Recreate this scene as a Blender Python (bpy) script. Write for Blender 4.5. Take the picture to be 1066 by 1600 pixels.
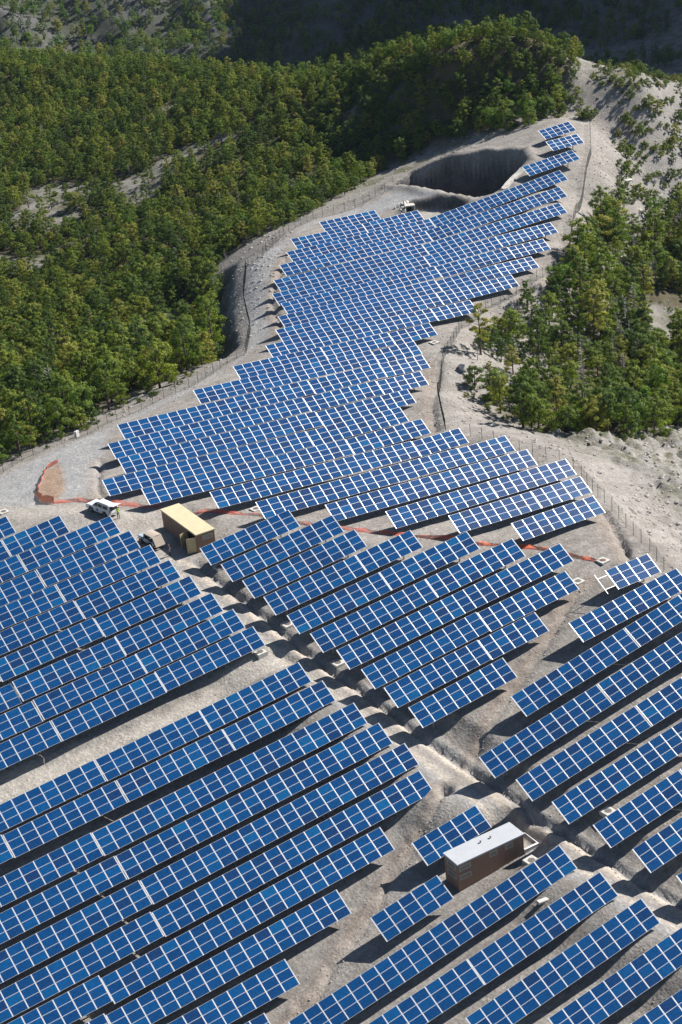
import bpy, bmesh, math, random
import numpy as np
from mathutils import Vector, Matrix

random.seed(7)
rng = np.random.default_rng(11)
scene = bpy.context.scene
COL = scene.collection
for o in list(bpy.data.objects):
    bpy.data.objects.remove(o)

# ------------------------------------------------------------------ camera, sky, sun, exposure
CAMF, CAMR = (2672.783212949279,[[0.8471163,-0.5237095,-0.09012413],[0.293592,0.3198731,0.9008246],[0.4429421,0.7895629,-0.4247266]])
CAMPOS = np.array([-130.0, -200.0, 118.0])
SUN_AZ, SUN_ALT = 90.5, 39.0
camd = bpy.data.cameras.new('camera')
cam = bpy.data.objects.new('camera', camd)
COL.objects.link(cam)
r_, u_, f_ = [Vector(v) for v in CAMR]
mw = Matrix(((r_.x, u_.x, -f_.x, CAMPOS[0]), (r_.y, u_.y, -f_.y, CAMPOS[1]), (r_.z, u_.z, -f_.z, CAMPOS[2]), (0, 0, 0, 1)))
cam.matrix_world = mw
camd.sensor_fit = 'HORIZONTAL'
camd.sensor_width = 24.0
camd.lens = CAMF / 1066.0 * 24.0
camd.clip_start = 1.0
camd.clip_end = 6000.0
scene.camera = cam

world = bpy.data.worlds.new('World')
scene.world = world
world.use_nodes = True
wn = world.node_tree
wn.nodes.clear()
sky = wn.nodes.new('ShaderNodeTexSky')
sky.sky_type = 'NISHITA'
sky.sun_disc = False
sky.sun_elevation = math.radians(SUN_ALT)
sky.sun_rotation = math.radians(SUN_AZ)
sky.altitude = 900
sky.air_density = 1.0
sky.dust_density = 0.6
sky.ozone_density = 1.4
bg = wn.nodes.new('ShaderNodeBackground')
bg.inputs['Strength'].default_value = 0.05
wo = wn.nodes.new('ShaderNodeOutputWorld')
wn.links.new(sky.outputs[0], bg.inputs[0])
wn.links.new(bg.outputs[0], wo.inputs[0])

sd = bpy.data.lights.new('sun', 'SUN')
sd.energy = 5.0
sd.angle = math.radians(0.53)
sd.color = (1.0, 0.95, 0.89)
sun = bpy.data.objects.new('sun', sd)
COL.objects.link(sun)
az, al = math.radians(SUN_AZ), math.radians(SUN_ALT)
SUND = Vector((math.sin(az) * math.cos(al), math.cos(az) * math.cos(al), math.sin(al)))
sun.rotation_euler = (-SUND).to_track_quat('-Z', 'Y').to_euler()
sun.location = (100, 0, 300)

scene.view_settings.view_transform = 'Standard'
scene.view_settings.look = 'None'
scene.view_settings.exposure = 0.80
scene.view_settings.gamma = 1.0
scene.view_settings.use_curve_mapping = False
scene.cycles.max_bounces = 6
scene.cycles.diffuse_bounces = 1
scene.cycles.glossy_bounces = 2
scene.cycles.transparent_max_bounces = 12

# ------------------------------------------------------------------ surveyed data (metres)
RBF_XY = [(-61.6,-77.3),(-75.1,-83.1),(-57.6,-88.8),(-69.4,-88.7),(-61.6,-94.0),(-55.2,-98.5),(-10.4,-53.3),(-19.9,-57.9),(-32.4,-62.9),(-40.6,-67.8),(-39.7,-73.4),(-38.9,-78.7),(-37.8,-84.3),(-62.6,-43.0),(-76.1,-43.0),(-61.7,-47.0),(-75.4,-46.9),(-80.9,-51.9),(-80.1,-55.9),(-79.3,-59.9),(-80.0,-63.9),(-87.9,-67.5),(-89.3,-71.3),(-84.6,-75.3),(-64.1,-34.9),(-77.7,-35.0),(-64.5,-30.8),(-78.1,-30.9),(-65.2,-26.5),(-65.7,-21.8),(-66.2,-17.1),(-66.7,-12.5),(-67.4,-8.0),(-67.9,-3.2),(-68.2,1.7),(-47.9,-16.5),(-47.6,-21.8),(-47.3,-26.8),(-46.9,-31.6),(-33.3,-31.6),(-46.4,-36.3),(-32.8,-36.3),(-45.8,-40.7),(-28.8,-40.8),(-44.7,-44.8),(-44.0,-49.3),(-27.2,-49.5),(-43.4,-53.1),(-29.9,-53.2),(-42.6,-56.9),(-52.9,-72.2),(-12.8,-37.3),(-18.3,-30.8),(-4.7,-30.8),(-23.8,-24.0),(-7.0,-24.0),(-29.3,-17.5),(-36.3,-10.7),(-2.8,-10.8),(-39.6,-3.5),(-6.0,-3.6),(-46.6,3.8),(-13.1,3.6),(-49.8,10.1),(-16.2,10.0),(-44.7,15.6),(-11.2,15.4),(-43.8,20.9),(-10.3,20.8),(3.3,20.6),(-39.6,26.7),(-6.0,26.5),(7.6,26.4),(-23.8,32.0),(9.6,31.7),(-13.5,37.7),(3.2,37.6),(16.7,37.4),(-4.5,42.8),(29.2,42.7),(0.7,48.4),(34.3,48.3),(4.0,53.1),(37.3,52.8),(50.9,52.7),(8.0,59.2),(41.5,58.9),(58.4,58.8),(10.0,65.9),(43.5,65.7),(60.5,65.7),(14.0,72.4),(47.6,72.1),(19.0,78.7),(52.9,78.7),(24.1,84.8),(58.0,84.9),(29.3,92.2),(46.3,92.1),(40.6,100.0),(85.6,89.7),(96.8,95.7),(99.3,101.5),(-89.6,-79.5),(-78.8,7.3),(-78.9,-26.7),(-54.1,-103.1),(-36.9,-89.3),(-35.5,-94.4),(-57.4,-77.3),(-58.3,-83.1),(-49.2,-88.8),(-63.6,-88.7),(-50.7,-94.0),(-46.8,-98.5),(-7.0,-53.3),(-11.4,-57.9),(-24.0,-62.9),(-32.2,-67.8),(-31.3,-73.4),(-29.6,-78.7),(-32.0,-84.3),(-55.8,-43.0),(-69.3,-43.0),(-55.0,-47.0),(-68.6,-46.9),(-64.0,-51.9),(-63.2,-55.9),(-62.4,-59.9),(-63.1,-63.9),(-70.9,-67.5),(-75.7,-71.3),(-77.8,-75.3),(-57.3,-34.9),(-70.9,-35.0),(-57.8,-30.8),(-71.3,-30.9),(-58.4,-26.5),(-58.9,-21.8),(-59.4,-17.1),(-59.9,-12.5),(-60.7,-8.0),(-61.2,-3.2),(-63.9,1.7),(-41.1,-16.5),(-39.1,-21.8),(-38.8,-26.8),(-40.1,-31.6),(-29.0,-31.6),(-39.6,-36.3),(-26.0,-36.3),(-37.3,-40.7),(-22.0,-40.8),(-27.7,-44.8),(-35.6,-49.3),(-20.5,-49.5),(-36.7,-53.1),(-25.6,-53.2),(-35.9,-56.9),(-48.7,-72.2),(-6.0,-37.3),(-11.5,-30.8),(-0.5,-30.8),(-15.3,-24.0),(-0.2,-24.0),(-12.3,-17.5),(-19.3,-10.7),(1.5,-10.8),(-22.6,-3.5),(-1.8,-3.6),(-29.6,3.8),(-6.3,3.6),(-32.8,10.1),(-7.7,10.0),(-27.8,15.6),(-2.7,15.4),(-26.8,20.9),(-3.5,20.8),(7.5,20.6),(-22.6,26.7),(0.8,26.5),(11.8,26.4),(-6.8,32.0),(13.9,31.7),(-5.0,37.7),(10.0,37.6),(20.9,37.4),(12.5,42.8),(33.4,42.7),(17.7,48.4),(42.8,48.3),(20.9,53.1),(44.1,52.8),(55.1,52.7),(25.0,59.2),(50.0,58.9),(62.6,58.8),(27.0,65.9),(52.0,65.7),(67.3,65.7),(31.0,72.4),(64.6,72.1),(36.0,78.7),(69.8,78.7),(41.1,84.8),(75.0,84.9),(37.8,92.2),(53.1,92.1),(47.4,100.0),(92.4,89.7),(101.0,95.7),(103.6,101.5),(-82.8,-79.5),(-72.0,7.3),(-72.1,-26.7),(-48.2,-103.1),(-30.1,-89.3),(-28.8,-94.4),(-53.2,-77.3),(-41.5,-83.1),(-40.8,-88.8),(-57.7,-88.7),(-39.8,-94.0),(-38.4,-98.5),(-3.6,-53.3),(-3.0,-57.9),(-15.6,-62.9),(-23.8,-67.8),(-22.9,-73.4),(-20.4,-78.7),(-26.1,-84.3),(-49.0,-43.0),(-62.5,-43.0),(-48.2,-47.0),(-61.8,-46.9),(-47.0,-51.9),(-46.2,-55.9),(-45.4,-59.9),(-46.2,-63.9),(-54.0,-67.5),(-62.2,-71.3),(-71.0,-75.3),(-50.5,-34.9),(-64.1,-35.0),(-51.0,-30.8),(-64.6,-30.9),(-51.6,-26.5),(-52.2,-21.8),(-52.6,-17.1),(-53.2,-12.5),(-53.9,-8.0),(-54.4,-3.2),(-59.7,1.7),(-34.3,-16.5),(-30.7,-21.8),(-30.3,-26.8),(-33.4,-31.6),(-24.8,-31.6),(-32.8,-36.3),(-19.2,-36.3),(-28.8,-40.7),(-15.3,-40.8),(-10.8,-44.8),(-27.1,-49.3),(-13.7,-49.5),(-29.9,-53.1),(-21.4,-53.2),(-29.1,-56.9),(-44.5,-72.2),(0.8,-37.3),(-4.7,-30.8),(3.8,-30.8),(-6.8,-24.0),(6.6,-24.0),(4.6,-17.5),(-2.3,-10.7),(5.7,-10.8),(-5.6,-3.5),(2.5,-3.6),(-12.7,3.8),(0.5,3.6),(-15.8,10.1),(0.8,10.0),(-10.8,15.6),(5.8,15.4),(-9.9,20.9),(3.3,20.8),(11.8,20.6),(-5.6,26.7),(7.6,26.5),(16.1,26.4),(10.1,32.0),(18.1,31.7),(3.5,37.7),(16.8,37.6),(25.2,37.4),(29.5,42.8),(37.7,42.7),(34.7,48.4),(51.3,48.3),(37.9,53.1),(50.9,52.8),(59.3,52.7),(42.0,59.2),(58.5,58.9),(66.9,58.8),(44.0,65.9),(60.5,65.7),(74.1,65.7),(48.0,72.4),(81.6,72.1),(53.0,78.7),(86.8,78.7),(58.1,84.8),(91.9,84.9),(46.3,92.2),(59.9,92.1),(54.2,100.0),(99.2,89.7),(105.3,95.7),(107.8,101.5),(-76.0,-79.5),(-65.3,7.3),(-65.3,-26.7),(-42.3,-103.1),(-23.4,-89.3),(-22.0,-94.4),(-55.6,38.1),(-43.8,40.6),(-31.8,42.2),(-16.5,49.0),(-3.0,56.8),(5.4,70.2),(14.3,87.9),(23.0,102.1),(34.8,113.2),(50.3,123.3),(64.1,129.2),(74.6,132.1),(-47.3,61.6),(-37.5,88.3),(-27.2,115.7),(-17.0,142.3),(-3.1,177.6),(11.8,214.7),(31.6,263.9),(53.6,318.6),(81.9,390.0),(-34.7,63.4),(-26.3,84.4),(-14.9,111.7),(-4.3,136.7),(10.3,170.2),(25.9,205.2),(44.2,246.5),(67.3,298.9),(91.1,353.5),(-21.0,66.6),(-11.9,86.9),(0.4,113.6),(11.9,138.1),(27.1,169.6),(43.9,204.2),(62.8,243.0),(96.2,312.8),(-5.2,72.1),(6.9,96.6),(23.6,129.3),(39.9,160.4),(56.1,190.8),(76.1,228.7),(99.3,273.4),(2.1,72.9),(11.3,90.5),(21.8,108.8),(31.0,127.5),(50.7,147.9),(66.0,175.0),(77.6,194.8),(101.6,237.2),(62.9,144.7),(75.6,159.8),(83.2,171.8),(90.4,183.1),(103.8,204.6),(90.5,153.4),(94.6,158.9),(99.9,166.2),(107.4,177.2),(99.6,138.7),(103.6,143.7),(105.7,145.9),(111.2,153.6),(109.1,125.8),(115.9,134.2),(119.0,137.9),(121.0,126.2),(131.2,128.0),(125.3,131.3),(137.7,128.6),(79.6,125.9),(84.9,117.7),(92.1,112.8),(96.9,104.9),(116.5,106.6),(101.9,89.3),(84.4,71.7),(69.6,57.3),(58.2,50.6),(48.0,47.1),(37.5,42.6),(29.1,36.8),(20.3,27.7),(10.0,14.2),(2.8,1.2),(7.8,-8.4),(8.7,-19.5),(4.5,-33.2),(0.6,-45.6),(-1.0,-54.8),(123.0,105.6),(113.3,88.7),(131.9,107.0),(138.6,114.5),(154.3,117.4),(144.8,106.9),(129.8,96.9),(130.2,90.7),(97.5,73.4),(76.9,58.6),(110.7,69.0),(63.8,48.3),(82.7,50.2),(90.9,47.0),(48.1,41.8),(35.2,34.0),(19.5,18.1),(39.0,24.6),(54.9,26.6),(71.0,24.8),(16.8,5.5),(33.1,8.4),(46.8,8.4),(52.4,4.1),(14.3,-7.6),(20.5,-10.5),(30.6,-10.6),(35.7,-14.5),(13.1,-25.5),(13.5,-33.2),(11.2,-41.9),(69.9,602.4),(76.2,617.6),(85.0,642.4),(107.3,706.0),(146.2,812.2),(212.4,1002.1),(150.2,576.3),(157.7,591.1),(168.6,615.1),(196.4,676.9),(244.1,779.8),(326.5,963.6),(217.3,547.1),(225.8,561.5),(238.4,584.8),(270.7,644.5),(325.7,744.1),(421.5,921.7),(270.0,489.3),(279.1,502.7),(293.0,524.3),(328.5,579.9),(388.6,672.6),(494.0,837.7),(315.6,428.2),(325.2,440.7),(340.2,460.6),(378.4,511.8),(442.9,597.3),(556.5,749.5),(361.6,348.7),(371.7,359.9),(387.7,377.7),(428.7,423.2),(497.5,499.6),(619.4,635.1),(395.2,265.4),(405.7,275.3),(422.4,290.7),(465.4,330.4),(537.4,397.1),(665.4,515.0),(63.8,484.7),(110.3,468.8),(154.9,416.4),(184.3,344.0),(202.7,287.6),(216.2,252.6),(226.3,217.2),(253.5,189.2),(81.9,390.0),(102.0,445.7),(117.0,487.5),(91.1,353.5),(113.1,408.4),(129.5,449.6),(96.2,312.8),(120.0,366.9),(137.9,407.4),(99.3,273.4),(122.9,322.1),(142.2,361.9),(101.6,237.2),(124.6,280.6),(145.3,319.6),(103.8,204.6),(125.9,242.9),(148.0,281.1),(107.4,177.2),(128.3,210.5),(151.9,247.9),(111.2,153.6),(130.6,182.0),(155.6,218.6),(117.2,145.8),(137.3,173.8),(163.0,209.8),(119.0,137.9),(139.4,165.6),(165.6,201.2),(125.3,131.3),(146.3,158.5),(173.3,193.5),(137.7,128.6),(159.4,155.3),(187.3,189.5),(144.4,121.3),(166.7,147.4),(195.3,180.9),(155.4,118.7),(178.3,144.2),(207.7,177.0),(170.3,115.7),(193.8,140.5),(224.1,172.4),(-530.0,0.0),(-430.0,300.0),(-630.0,-400.0),(-130.0,-300.0),(-70.0,-200.0),(-10.0,-140.0),(170.0,-300.0),(470.0,-200.0),(320.0,-50.0),(200.0,0.0),(470.0,50.0),(-230.0,100.0),(-180.0,-50.0),(-230.0,-150.0),(-130.0,-140.0),(-130.0,600.0),(-530.0,700.0),(770.0,100.0),(670.0,300.0),(570.0,450.0),(870.0,600.0),(290.0,100.0),(390.0,220.0),(250.0,200.0)]
RBF_W = [9.52098,60.9211,541.893,22.988,-5.03091,-4.61077,26.4202,23.6572,15.889,34.594,34.1837,30.159,32.1087,-128.539,-2.2021,640.005,-5.75681,-0.0223975,8.49807,-0.820315,23.1179,-1.7722,-5.97126,-3.45892,77.3572,-0.915031,-1109.66,2.27878,166.537,-17.0946,-5.15324,-2.1973,2.97839,-5.80369,-1.86,-32.0618,-13.0769,0.204132,19.0603,-102.215,20.3024,4094.54,28.103,2063.53,20.3557,45.7592,213.682,52.9,563.041,39.8808,46.0928,-11.4896,-3.1749,379.37,-31.8922,-94.96,-21.5588,-0.341586,-5.23806,0.356556,-0.766704,-15.5092,-18.254,-17.0954,-27.3038,-5.82983,-3.59395,13.5266,-63.0396,51.73,22.3491,-51.8184,-170.652,34.6257,-10.0787,16.2642,-180.329,-37.581,23.2208,-113.186,12.8031,-40.6921,43.3109,-21.0168,686.234,17.8231,-4.50887,-128.048,-0.388912,-5.50607,-93.1365,19.2277,5.36948,2.69565,-276.079,-17.8861,64.9311,-7.28445,-25.5994,-7.58408,-11.1844,-27.4349,-0.283348,-12.0998,0.128684,7.10827,-19.1371,31.5168,24.6173,-4.61428,15.1128,7.82463,21.21,21.8698,13.085,-3.90446,-25.9587,11.4552,-12.9627,-5.3398,-23.142,4.80337,-2.2794,1.16756,1.82755,0.586827,5.08871,10.5593,10.2709,30.375,9.02125,6.64312,0.339719,7.4386,-4.40928,8.39636,-7.49015,9.11455,-6.33813,-2.71391,-8.99856,-2.61028,-6.02616,-2.98586,-3.08939,-9.22499,-5.82034,-2.5171,3.30429,-5.21271,19.6309,-14.3146,-4.65142,-58.5334,4.4525,0.621947,4.9801,-16.178,-18.7916,6.5228,-20.6178,1.31806,-28.7273,-12.5132,-28.8899,11.5695,5.66371,-32.6948,4.3217,-28.4407,-3.37827,-4.36175,-15.7252,-1.75059,-3.99709,-5.61188,3.51661,7.5247,-33.6575,-18.9184,3.02669,-14.6837,2.79788,-17.2909,-5.90831,-9.86866,-44.4707,4.12803,-87.0854,-18.21,-48.7016,9.37602,-42.9419,-68.6181,6.90063,-7.63406,-45.0478,-25.4262,-3.72731,-62.1174,-19.5882,-5.66025,-4.64974,-22.6303,11.3032,-51.6512,-16.2154,10.6131,-3.44265,-17.5821,-30.7915,-23.412,-12.1229,-2.41949,5.19714,-11.5699,-7.4177,-0.271691,-20.6073,-57.3965,-27.476,-531.186,10.8464,-21.0141,8.49677,46.775,12.3248,-15.0432,-4.81154,-3.21588,5.61564,-38.2411,141.715,-33.8972,-650.617,-40.1363,-27.6774,-35.7618,-33.8059,-34.3579,-48.3334,-40.5752,-20.5362,-86.5183,-10.0482,1109.87,-1.14642,12.9675,11.5537,8.00521,11.8317,29.253,19.6236,30.8843,31.3948,16.4356,96.2035,25.071,-4090.31,33.2936,-2060.23,21.337,-17.1065,-169.475,-36.5309,-560.821,-30.1421,-43.7115,-50.4945,15.5484,-399.909,0.111371,83.5255,-4.01395,-60.1129,11.7986,-87.2519,1.99856,-81.9197,19.8909,-81.4793,17.6439,-51.5148,5.41014,-92.2261,78.1021,-57.5072,-10.033,34.9045,184.598,-54.0875,13.8595,-69.2174,164.841,10.2618,-72.0551,40.0565,-632.108,-38.8885,-32.0794,15.0381,-774.706,-26.5003,12.3686,81.874,-70.2292,-0.648727,60.7309,28.9789,-9.20228,-63.1863,278.257,7.58891,-56.8541,31.87,23.0505,-21.3135,-24.0034,51.0632,74.2035,33.6289,-65.621,9.05724,-147.067,-32.3424,16.2778,7.94155,1.58607,2.16725,-20.2415,5.76002,-56.0058,125.471,370.146,183.857,66.1855,-1.55911,-11.3347,47.1499,-21.2148,10.2981,3.02147,-0.991144,-0.86702,-0.422739,2.51466,-16.2626,-11.0186,15.5279,-12.3857,-1.19256,1.79135,-2.41886,4.72452,-1.89131,-30.4845,-1.71062,-19.6809,21.0439,20.8855,18.2884,6.81867,-11.9735,-4.4605,9.76909,50.7908,1.68967,-62.5582,-18.0114,17.2893,-29.5888,11.4682,-180.761,-384.038,-160.749,27.2468,27.1524,2.15788,25.9798,15.1822,-3.71972,38.8583,-21.1383,-108.371,6.25578,-158.061,0.881967,21.622,68.2366,-45.8361,-1018.46,1294.34,-66.9134,23.0297,-291.085,156.451,-363.897,-268.068,250.708,2.14241,-77.2441,128.929,-25.8882,-56.4045,447.417,176.24,336.531,537.323,486.33,377.656,956.036,299.314,304.027,291.12,179.672,205.178,174.325,152.482,81.4245,-16.6425,-567.743,-165.289,14.0843,369.91,-118.302,-245.326,377.127,-217.305,-292.758,-301.036,82.2236,-379.054,-22.0184,13.2134,-320.89,-246.284,-194.789,-2.34928,-15.1777,9.9362,-87.1807,14.8424,-3.43975,28.2373,-74.7068,-10.4611,70.4994,-39.9433,-94.2748,2.51317,-140.057,-8.61282,7.46655,1.03296,-3.28105,1.02257,0.0494748,1.46875,9.78975,1.58575,-0.913347,2.43842,0.774471,-4.2899,5.80733,-1.39216,-4.9427,-1.8566,-2.00567,-3.31836,8.51625,2.08083,-1.3525,2.53125,0.87427,-8.71795,7.2878,2.3208,-2.68214,1.24283,-0.109961,-13.0594,6.93441,4.1825,-2.81708,-1.80253,-0.884278,-22.8804,2.73342,5.88727,0.609573,0.00912548,-0.919966,-23.7731,1.84925,52.0323,36.0436,36.325,13.3818,13.7231,-18.9386,-11.0186,90.2829,-24.0499,-1.71062,72.3415,-66.9297,9.76909,99.2291,-113.035,11.4682,89.3187,-102.999,15.1822,64.6391,-100.379,6.25578,5.67574,-90.9813,68.2366,42.3274,-18.7916,-66.9134,-85.0194,-78.6498,-86.3574,113.965,93.0172,156.451,-83.1753,-45.7341,250.708,-100.569,-40.0434,2.14241,81.6427,31.4431,-2.31986,-67.9128,-29.6713,125.732,-3.4154,10.6689,64.4818,38.5615,-65.5635,-0.128518,-2.32967,0.14836,-0.261112,1.34247,-2.92791,0.936929,0.0455179,-0.679623,2.86836,-3.26356,0.328639,4.25125,0.178501,2.06841,4.28877,0.478692,0.379234,-1.50957,5.91313,0.527925,4.25403,17.096,30.0178,-194.867,2.55998,14.5771]
TILT = 0.55757
TABLES = [('E1',5,-61.75,-76.01,5.4,0.1608,1.7),('E2',20,-75.2,-81.81,3.11,0.1595,1.7),('E3r',10,-57.69,-87.5,5.54,0.1528,1.7),('E3l',7,-69.57,-87.46,3.77,0.1497,1.6973),('E4',13,-61.71,-92.68,3.98,0.1593,1.7),('E5',10,-55.31,-97.2,3.65,0.1442,1.7),('D1',4,-10.41,-51.98,18.4,0.0022,1.7),('D2',10,-19.96,-56.65,16.47,0.0891,1.7),('D3l',10,-32.5,-61.63,13.53,0.1613,1.7),('D4l',10,-40.73,-66.55,11.27,0.1623,1.7),('D5l',10,-39.81,-72.09,10.82,0.1529,1.7),('D6',11,-39.01,-77.37,10.42,0.1452,1.7),('D7',7,-37.97,-82.96,10.09,0.1514,1.7),('B1a',8,-62.64,-41.72,14.26,0.0923,1.7),('B1b',8,-76.12,-41.7,13.14,0.0839,1.6752),('B2a',8,-61.81,-45.69,13.25,0.0895,1.7),('B2b',8,-75.45,-45.64,12.15,0.083,1.6942),('B3a',20,-80.97,-50.62,10.35,0.0862,1.7),('B4a',20,-80.18,-54.62,9.28,0.0847,1.7),('B5a',20,-79.36,-58.64,8.07,0.0885,1.7),('B6a',20,-80.11,-62.57,6.71,0.0895,1.7),('B7a',20,-87.94,-66.21,4.59,0.0911,1.7),('B8a',16,-89.35,-70.07,3.32,0.0827,1.7),('B9a',8,-84.65,-73.99,2.4,0.0817,1.7),('A10a',8,-64.14,-33.61,16.33,0.0869,1.7),('A10b',8,-77.77,-33.69,15.12,0.0847,1.6933),('A9a',8,-64.61,-29.55,17.17,0.0918,1.7),('A9b',8,-78.18,-29.59,16.12,0.0757,1.6849),('A8a',8,-65.23,-25.18,17.96,0.0863,1.7),('A7a',8,-65.78,-20.49,18.64,0.0935,1.7),('A6a',8,-66.25,-15.8,19.37,0.0867,1.7),('A5a',8,-66.78,-11.26,20.14,0.0778,1.7),('A4a',8,-67.5,-6.76,20.79,0.0777,1.7),('A3a',8,-68.0,-1.89,21.25,0.0869,1.7),('A2a',5,-68.24,3.03,21.66,0.0986,1.7),('C1',8,-47.95,-15.26,20.42,0.084,1.7),('C2',10,-47.66,-20.5,19.98,0.0866,1.7),('C3',10,-47.33,-25.52,19.49,0.0934,1.7),('C4l',8,-46.99,-30.3,18.97,0.0868,1.696),('C4r',5,-33.34,-30.3,20.16,0.0839,1.7),('C5l',8,-46.46,-35.03,18.14,0.0876,1.6945),('C5r',8,-32.82,-35.02,19.34,0.0882,1.7),('C6l',10,-45.85,-39.46,17.26,0.0875,1.6897),('C6r',8,-28.89,-39.47,18.74,0.0806,1.7),('C7',20,-44.74,-43.56,16.35,0.0829,1.7),('C8l',10,-44.12,-48.02,15.46,0.0971,1.6766),('C8r',8,-27.29,-48.18,16.99,0.076,1.7),('C9l',8,-43.52,-51.85,14.49,0.0977,1.6868),('C9r',5,-29.95,-51.94,15.77,0.0897,1.7),('C10',8,-42.72,-55.66,13.3,0.1063,1.7),('F1',5,-53.0,-70.94,7.81,0.1296,1.7),('M1',8,-12.81,-35.98,19.95,-0.0275,1.7),('M2l',8,-18.23,-29.51,20.49,-0.0542,1.6802),('M2r',5,-4.68,-29.51,19.75,-0.0492,1.7),('M3l',10,-23.76,-22.73,20.52,-0.0537,1.6711),('M3r',8,-6.95,-22.69,19.63,-0.0541,1.7),('M4',20,-29.24,-16.2,20.99,-0.0619,1.7),('M5l',20,-36.23,-9.46,21.3,-0.0624,1.6717),('M5r',5,-2.74,-9.56,19.14,-0.053,1.7),('M6l',20,-39.5,-2.19,21.35,-0.0685,1.6736),('M6r',5,-5.99,-2.32,18.97,-0.0402,1.7),('M7l',20,-46.54,5.05,21.61,-0.0715,1.6737),('M7r',8,-13.03,4.93,19.13,-0.0434,1.7),('M8l',20,-49.7,11.4,21.81,-0.0695,1.674),('M8r',10,-16.17,11.29,19.41,-0.0507,1.7),('M9l',20,-44.66,16.85,21.87,-0.0652,1.6724),('M9r',10,-11.17,16.64,19.55,-0.0527,1.7),('M10l',20,-43.75,22.21,22.27,-0.0609,1.673),('M10m',8,-10.23,22.03,20.12,-0.0572,1.6848),('M10r',5,3.35,21.87,19.24,-0.0751,1.7),('M11l',20,-39.52,27.98,22.33,-0.059,1.677),('M11m',8,-5.91,27.79,20.23,-0.0494,1.6838),('M11r',5,7.67,27.64,19.47,-0.0822,1.7),('M12l',20,-23.76,33.32,22.07,-0.0648,1.6687),('M12r',5,9.66,33.02,19.72,-0.0481,1.7),('M13l',10,-13.45,39.03,21.76,-0.063,1.6619),('M13m',8,3.26,38.86,20.61,-0.0553,1.6689),('M13r',5,16.71,38.64,19.74,-0.0375,1.7),('M14l',20,-4.43,44.11,21.7,-0.0563,1.6794),('M14r',5,29.23,43.95,19.7,-0.055,1.7),('M15l',20,0.74,49.72,21.74,-0.0487,1.6748),('M15r',10,34.33,49.62,20.04,-0.0368,1.7),('M16l',20,3.99,54.4,22.2,-0.0404,1.6626),('M16m',8,37.34,54.08,20.65,-0.0071,1.6768),('M16r',5,50.89,54.02,20.53,-0.0443,1.7),('M17l',20,8.07,60.46,22.16,-0.0279,1.6639),('M17m',10,41.46,60.2,21.08,-0.0011,1.6802),('M17r',5,58.39,60.04,20.96,-0.0273,1.7),('M18l',20,10.01,67.17,21.89,-0.0192,1.6703),('M18m',10,43.53,67.01,21.14,0.0057,1.6883),('M18r',8,60.55,67.0,21.24,-0.013,1.7),('M19l',20,14.04,73.65,22.12,-0.0217,1.6702),('M19r',20,47.57,73.42,21.25,0.0307,1.7),('M20l',20,19.02,80.02,22.54,-0.0272,1.684),('M20r',20,52.81,79.93,21.56,0.0531,1.7),('M21l',20,24.11,86.1,22.67,-0.0244,1.6866),('M21r',20,57.97,86.16,21.88,0.0861,1.7),('M22l',10,29.34,93.45,22.64,-0.0403,1.6844),('M22r',8,46.3,93.42,21.94,-0.0094,1.7),('M23',8,40.67,101.24,22.07,-0.0329,1.7),('T3',8,85.58,90.98,26.05,0.0668,1.7),('T2',5,96.78,96.96,28.31,0.0083,1.7),('T1',5,99.3,102.83,29.38,0.049,1.7),('B10a',8,-89.64,-78.24,1.31,0.0614,1.7),('A1',8,-78.89,8.63,20.93,0.0946,1.7),('A8b',8,-78.95,-25.38,16.99,0.0716,1.7),('E6',7,-54.18,-101.85,2.32,0.1203,1.7),('D8',8,-36.99,-88.05,9.48,0.1507,1.7),('D9',8,-35.63,-93.15,8.54,0.1347,1.7),('A10c',8,-91.54,-33.69,13.98,0.0845,1.7),('A9c',8,-91.96,-29.59,14.97,0.0774,1.7),('A8c',8,-92.73,-25.38,15.82,0.0742,1.7),('A7b',8,-79.54,-20.49,17.63,0.0895,1.7),('A6b',8,-80.02,-15.8,18.38,0.084,1.7),('A5b',8,-80.55,-11.26,19.08,0.0777,1.7),('A4b',8,-81.28,-6.76,19.62,0.079,1.7),('A3b',8,-81.77,-1.89,20.05,0.0876,1.7),('A7c',8,-93.3,-20.49,16.56,0.0892,1.7),('A2b',8,-81.99,3.03,20.36,0.098,1.7),('B1c',8,-89.89,-41.7,12.05,0.0831,1.7),('B2c',8,-89.22,-45.64,11.04,0.0826,1.7),('B2d',8,-102.99,-45.64,10.08,0.0794,1.7),('B3b',12,-101.51,-50.62,8.76,0.0837,1.7),('B4b',12,-100.73,-54.62,7.66,0.0826,1.7),('B5b',12,-99.9,-58.64,6.44,0.0854,1.7),('B6b',12,-100.65,-62.57,5.16,0.0842,1.7),('B7b',8,-101.71,-66.21,4.0,0.079,1.7),('B8b',5,-98.04,-70.07,3.04,0.07,1.7),('D3r',8,-15.5,-61.63,16.3,0.1613,1.7),('D4r',10,-23.73,-66.55,14.05,0.1623,1.7),('D5r',8,-22.79,-72.09,13.44,0.1529,1.7),('D7r',5,-25.99,-82.96,11.92,0.1514,1.7)]
ROAD = [(-51.1,-12.9),(-50.5,-15.6),(-50.1,-21.6),(-49.4,-27.9),(-48.7,-34.5),(-47.8,-40.5),(-46.2,-47.2),(-44.9,-52.8),(-43.6,-58.0),(-42.5,-63.3),(-42.0,-68.8),(-41.5,-73.8),(-40.8,-78.1),(-40.1,-82.6),(-39.5,-87.1),(-38.6,-91.0),(-37.1,-95.6),(-35.0,-101.0)]
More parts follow.
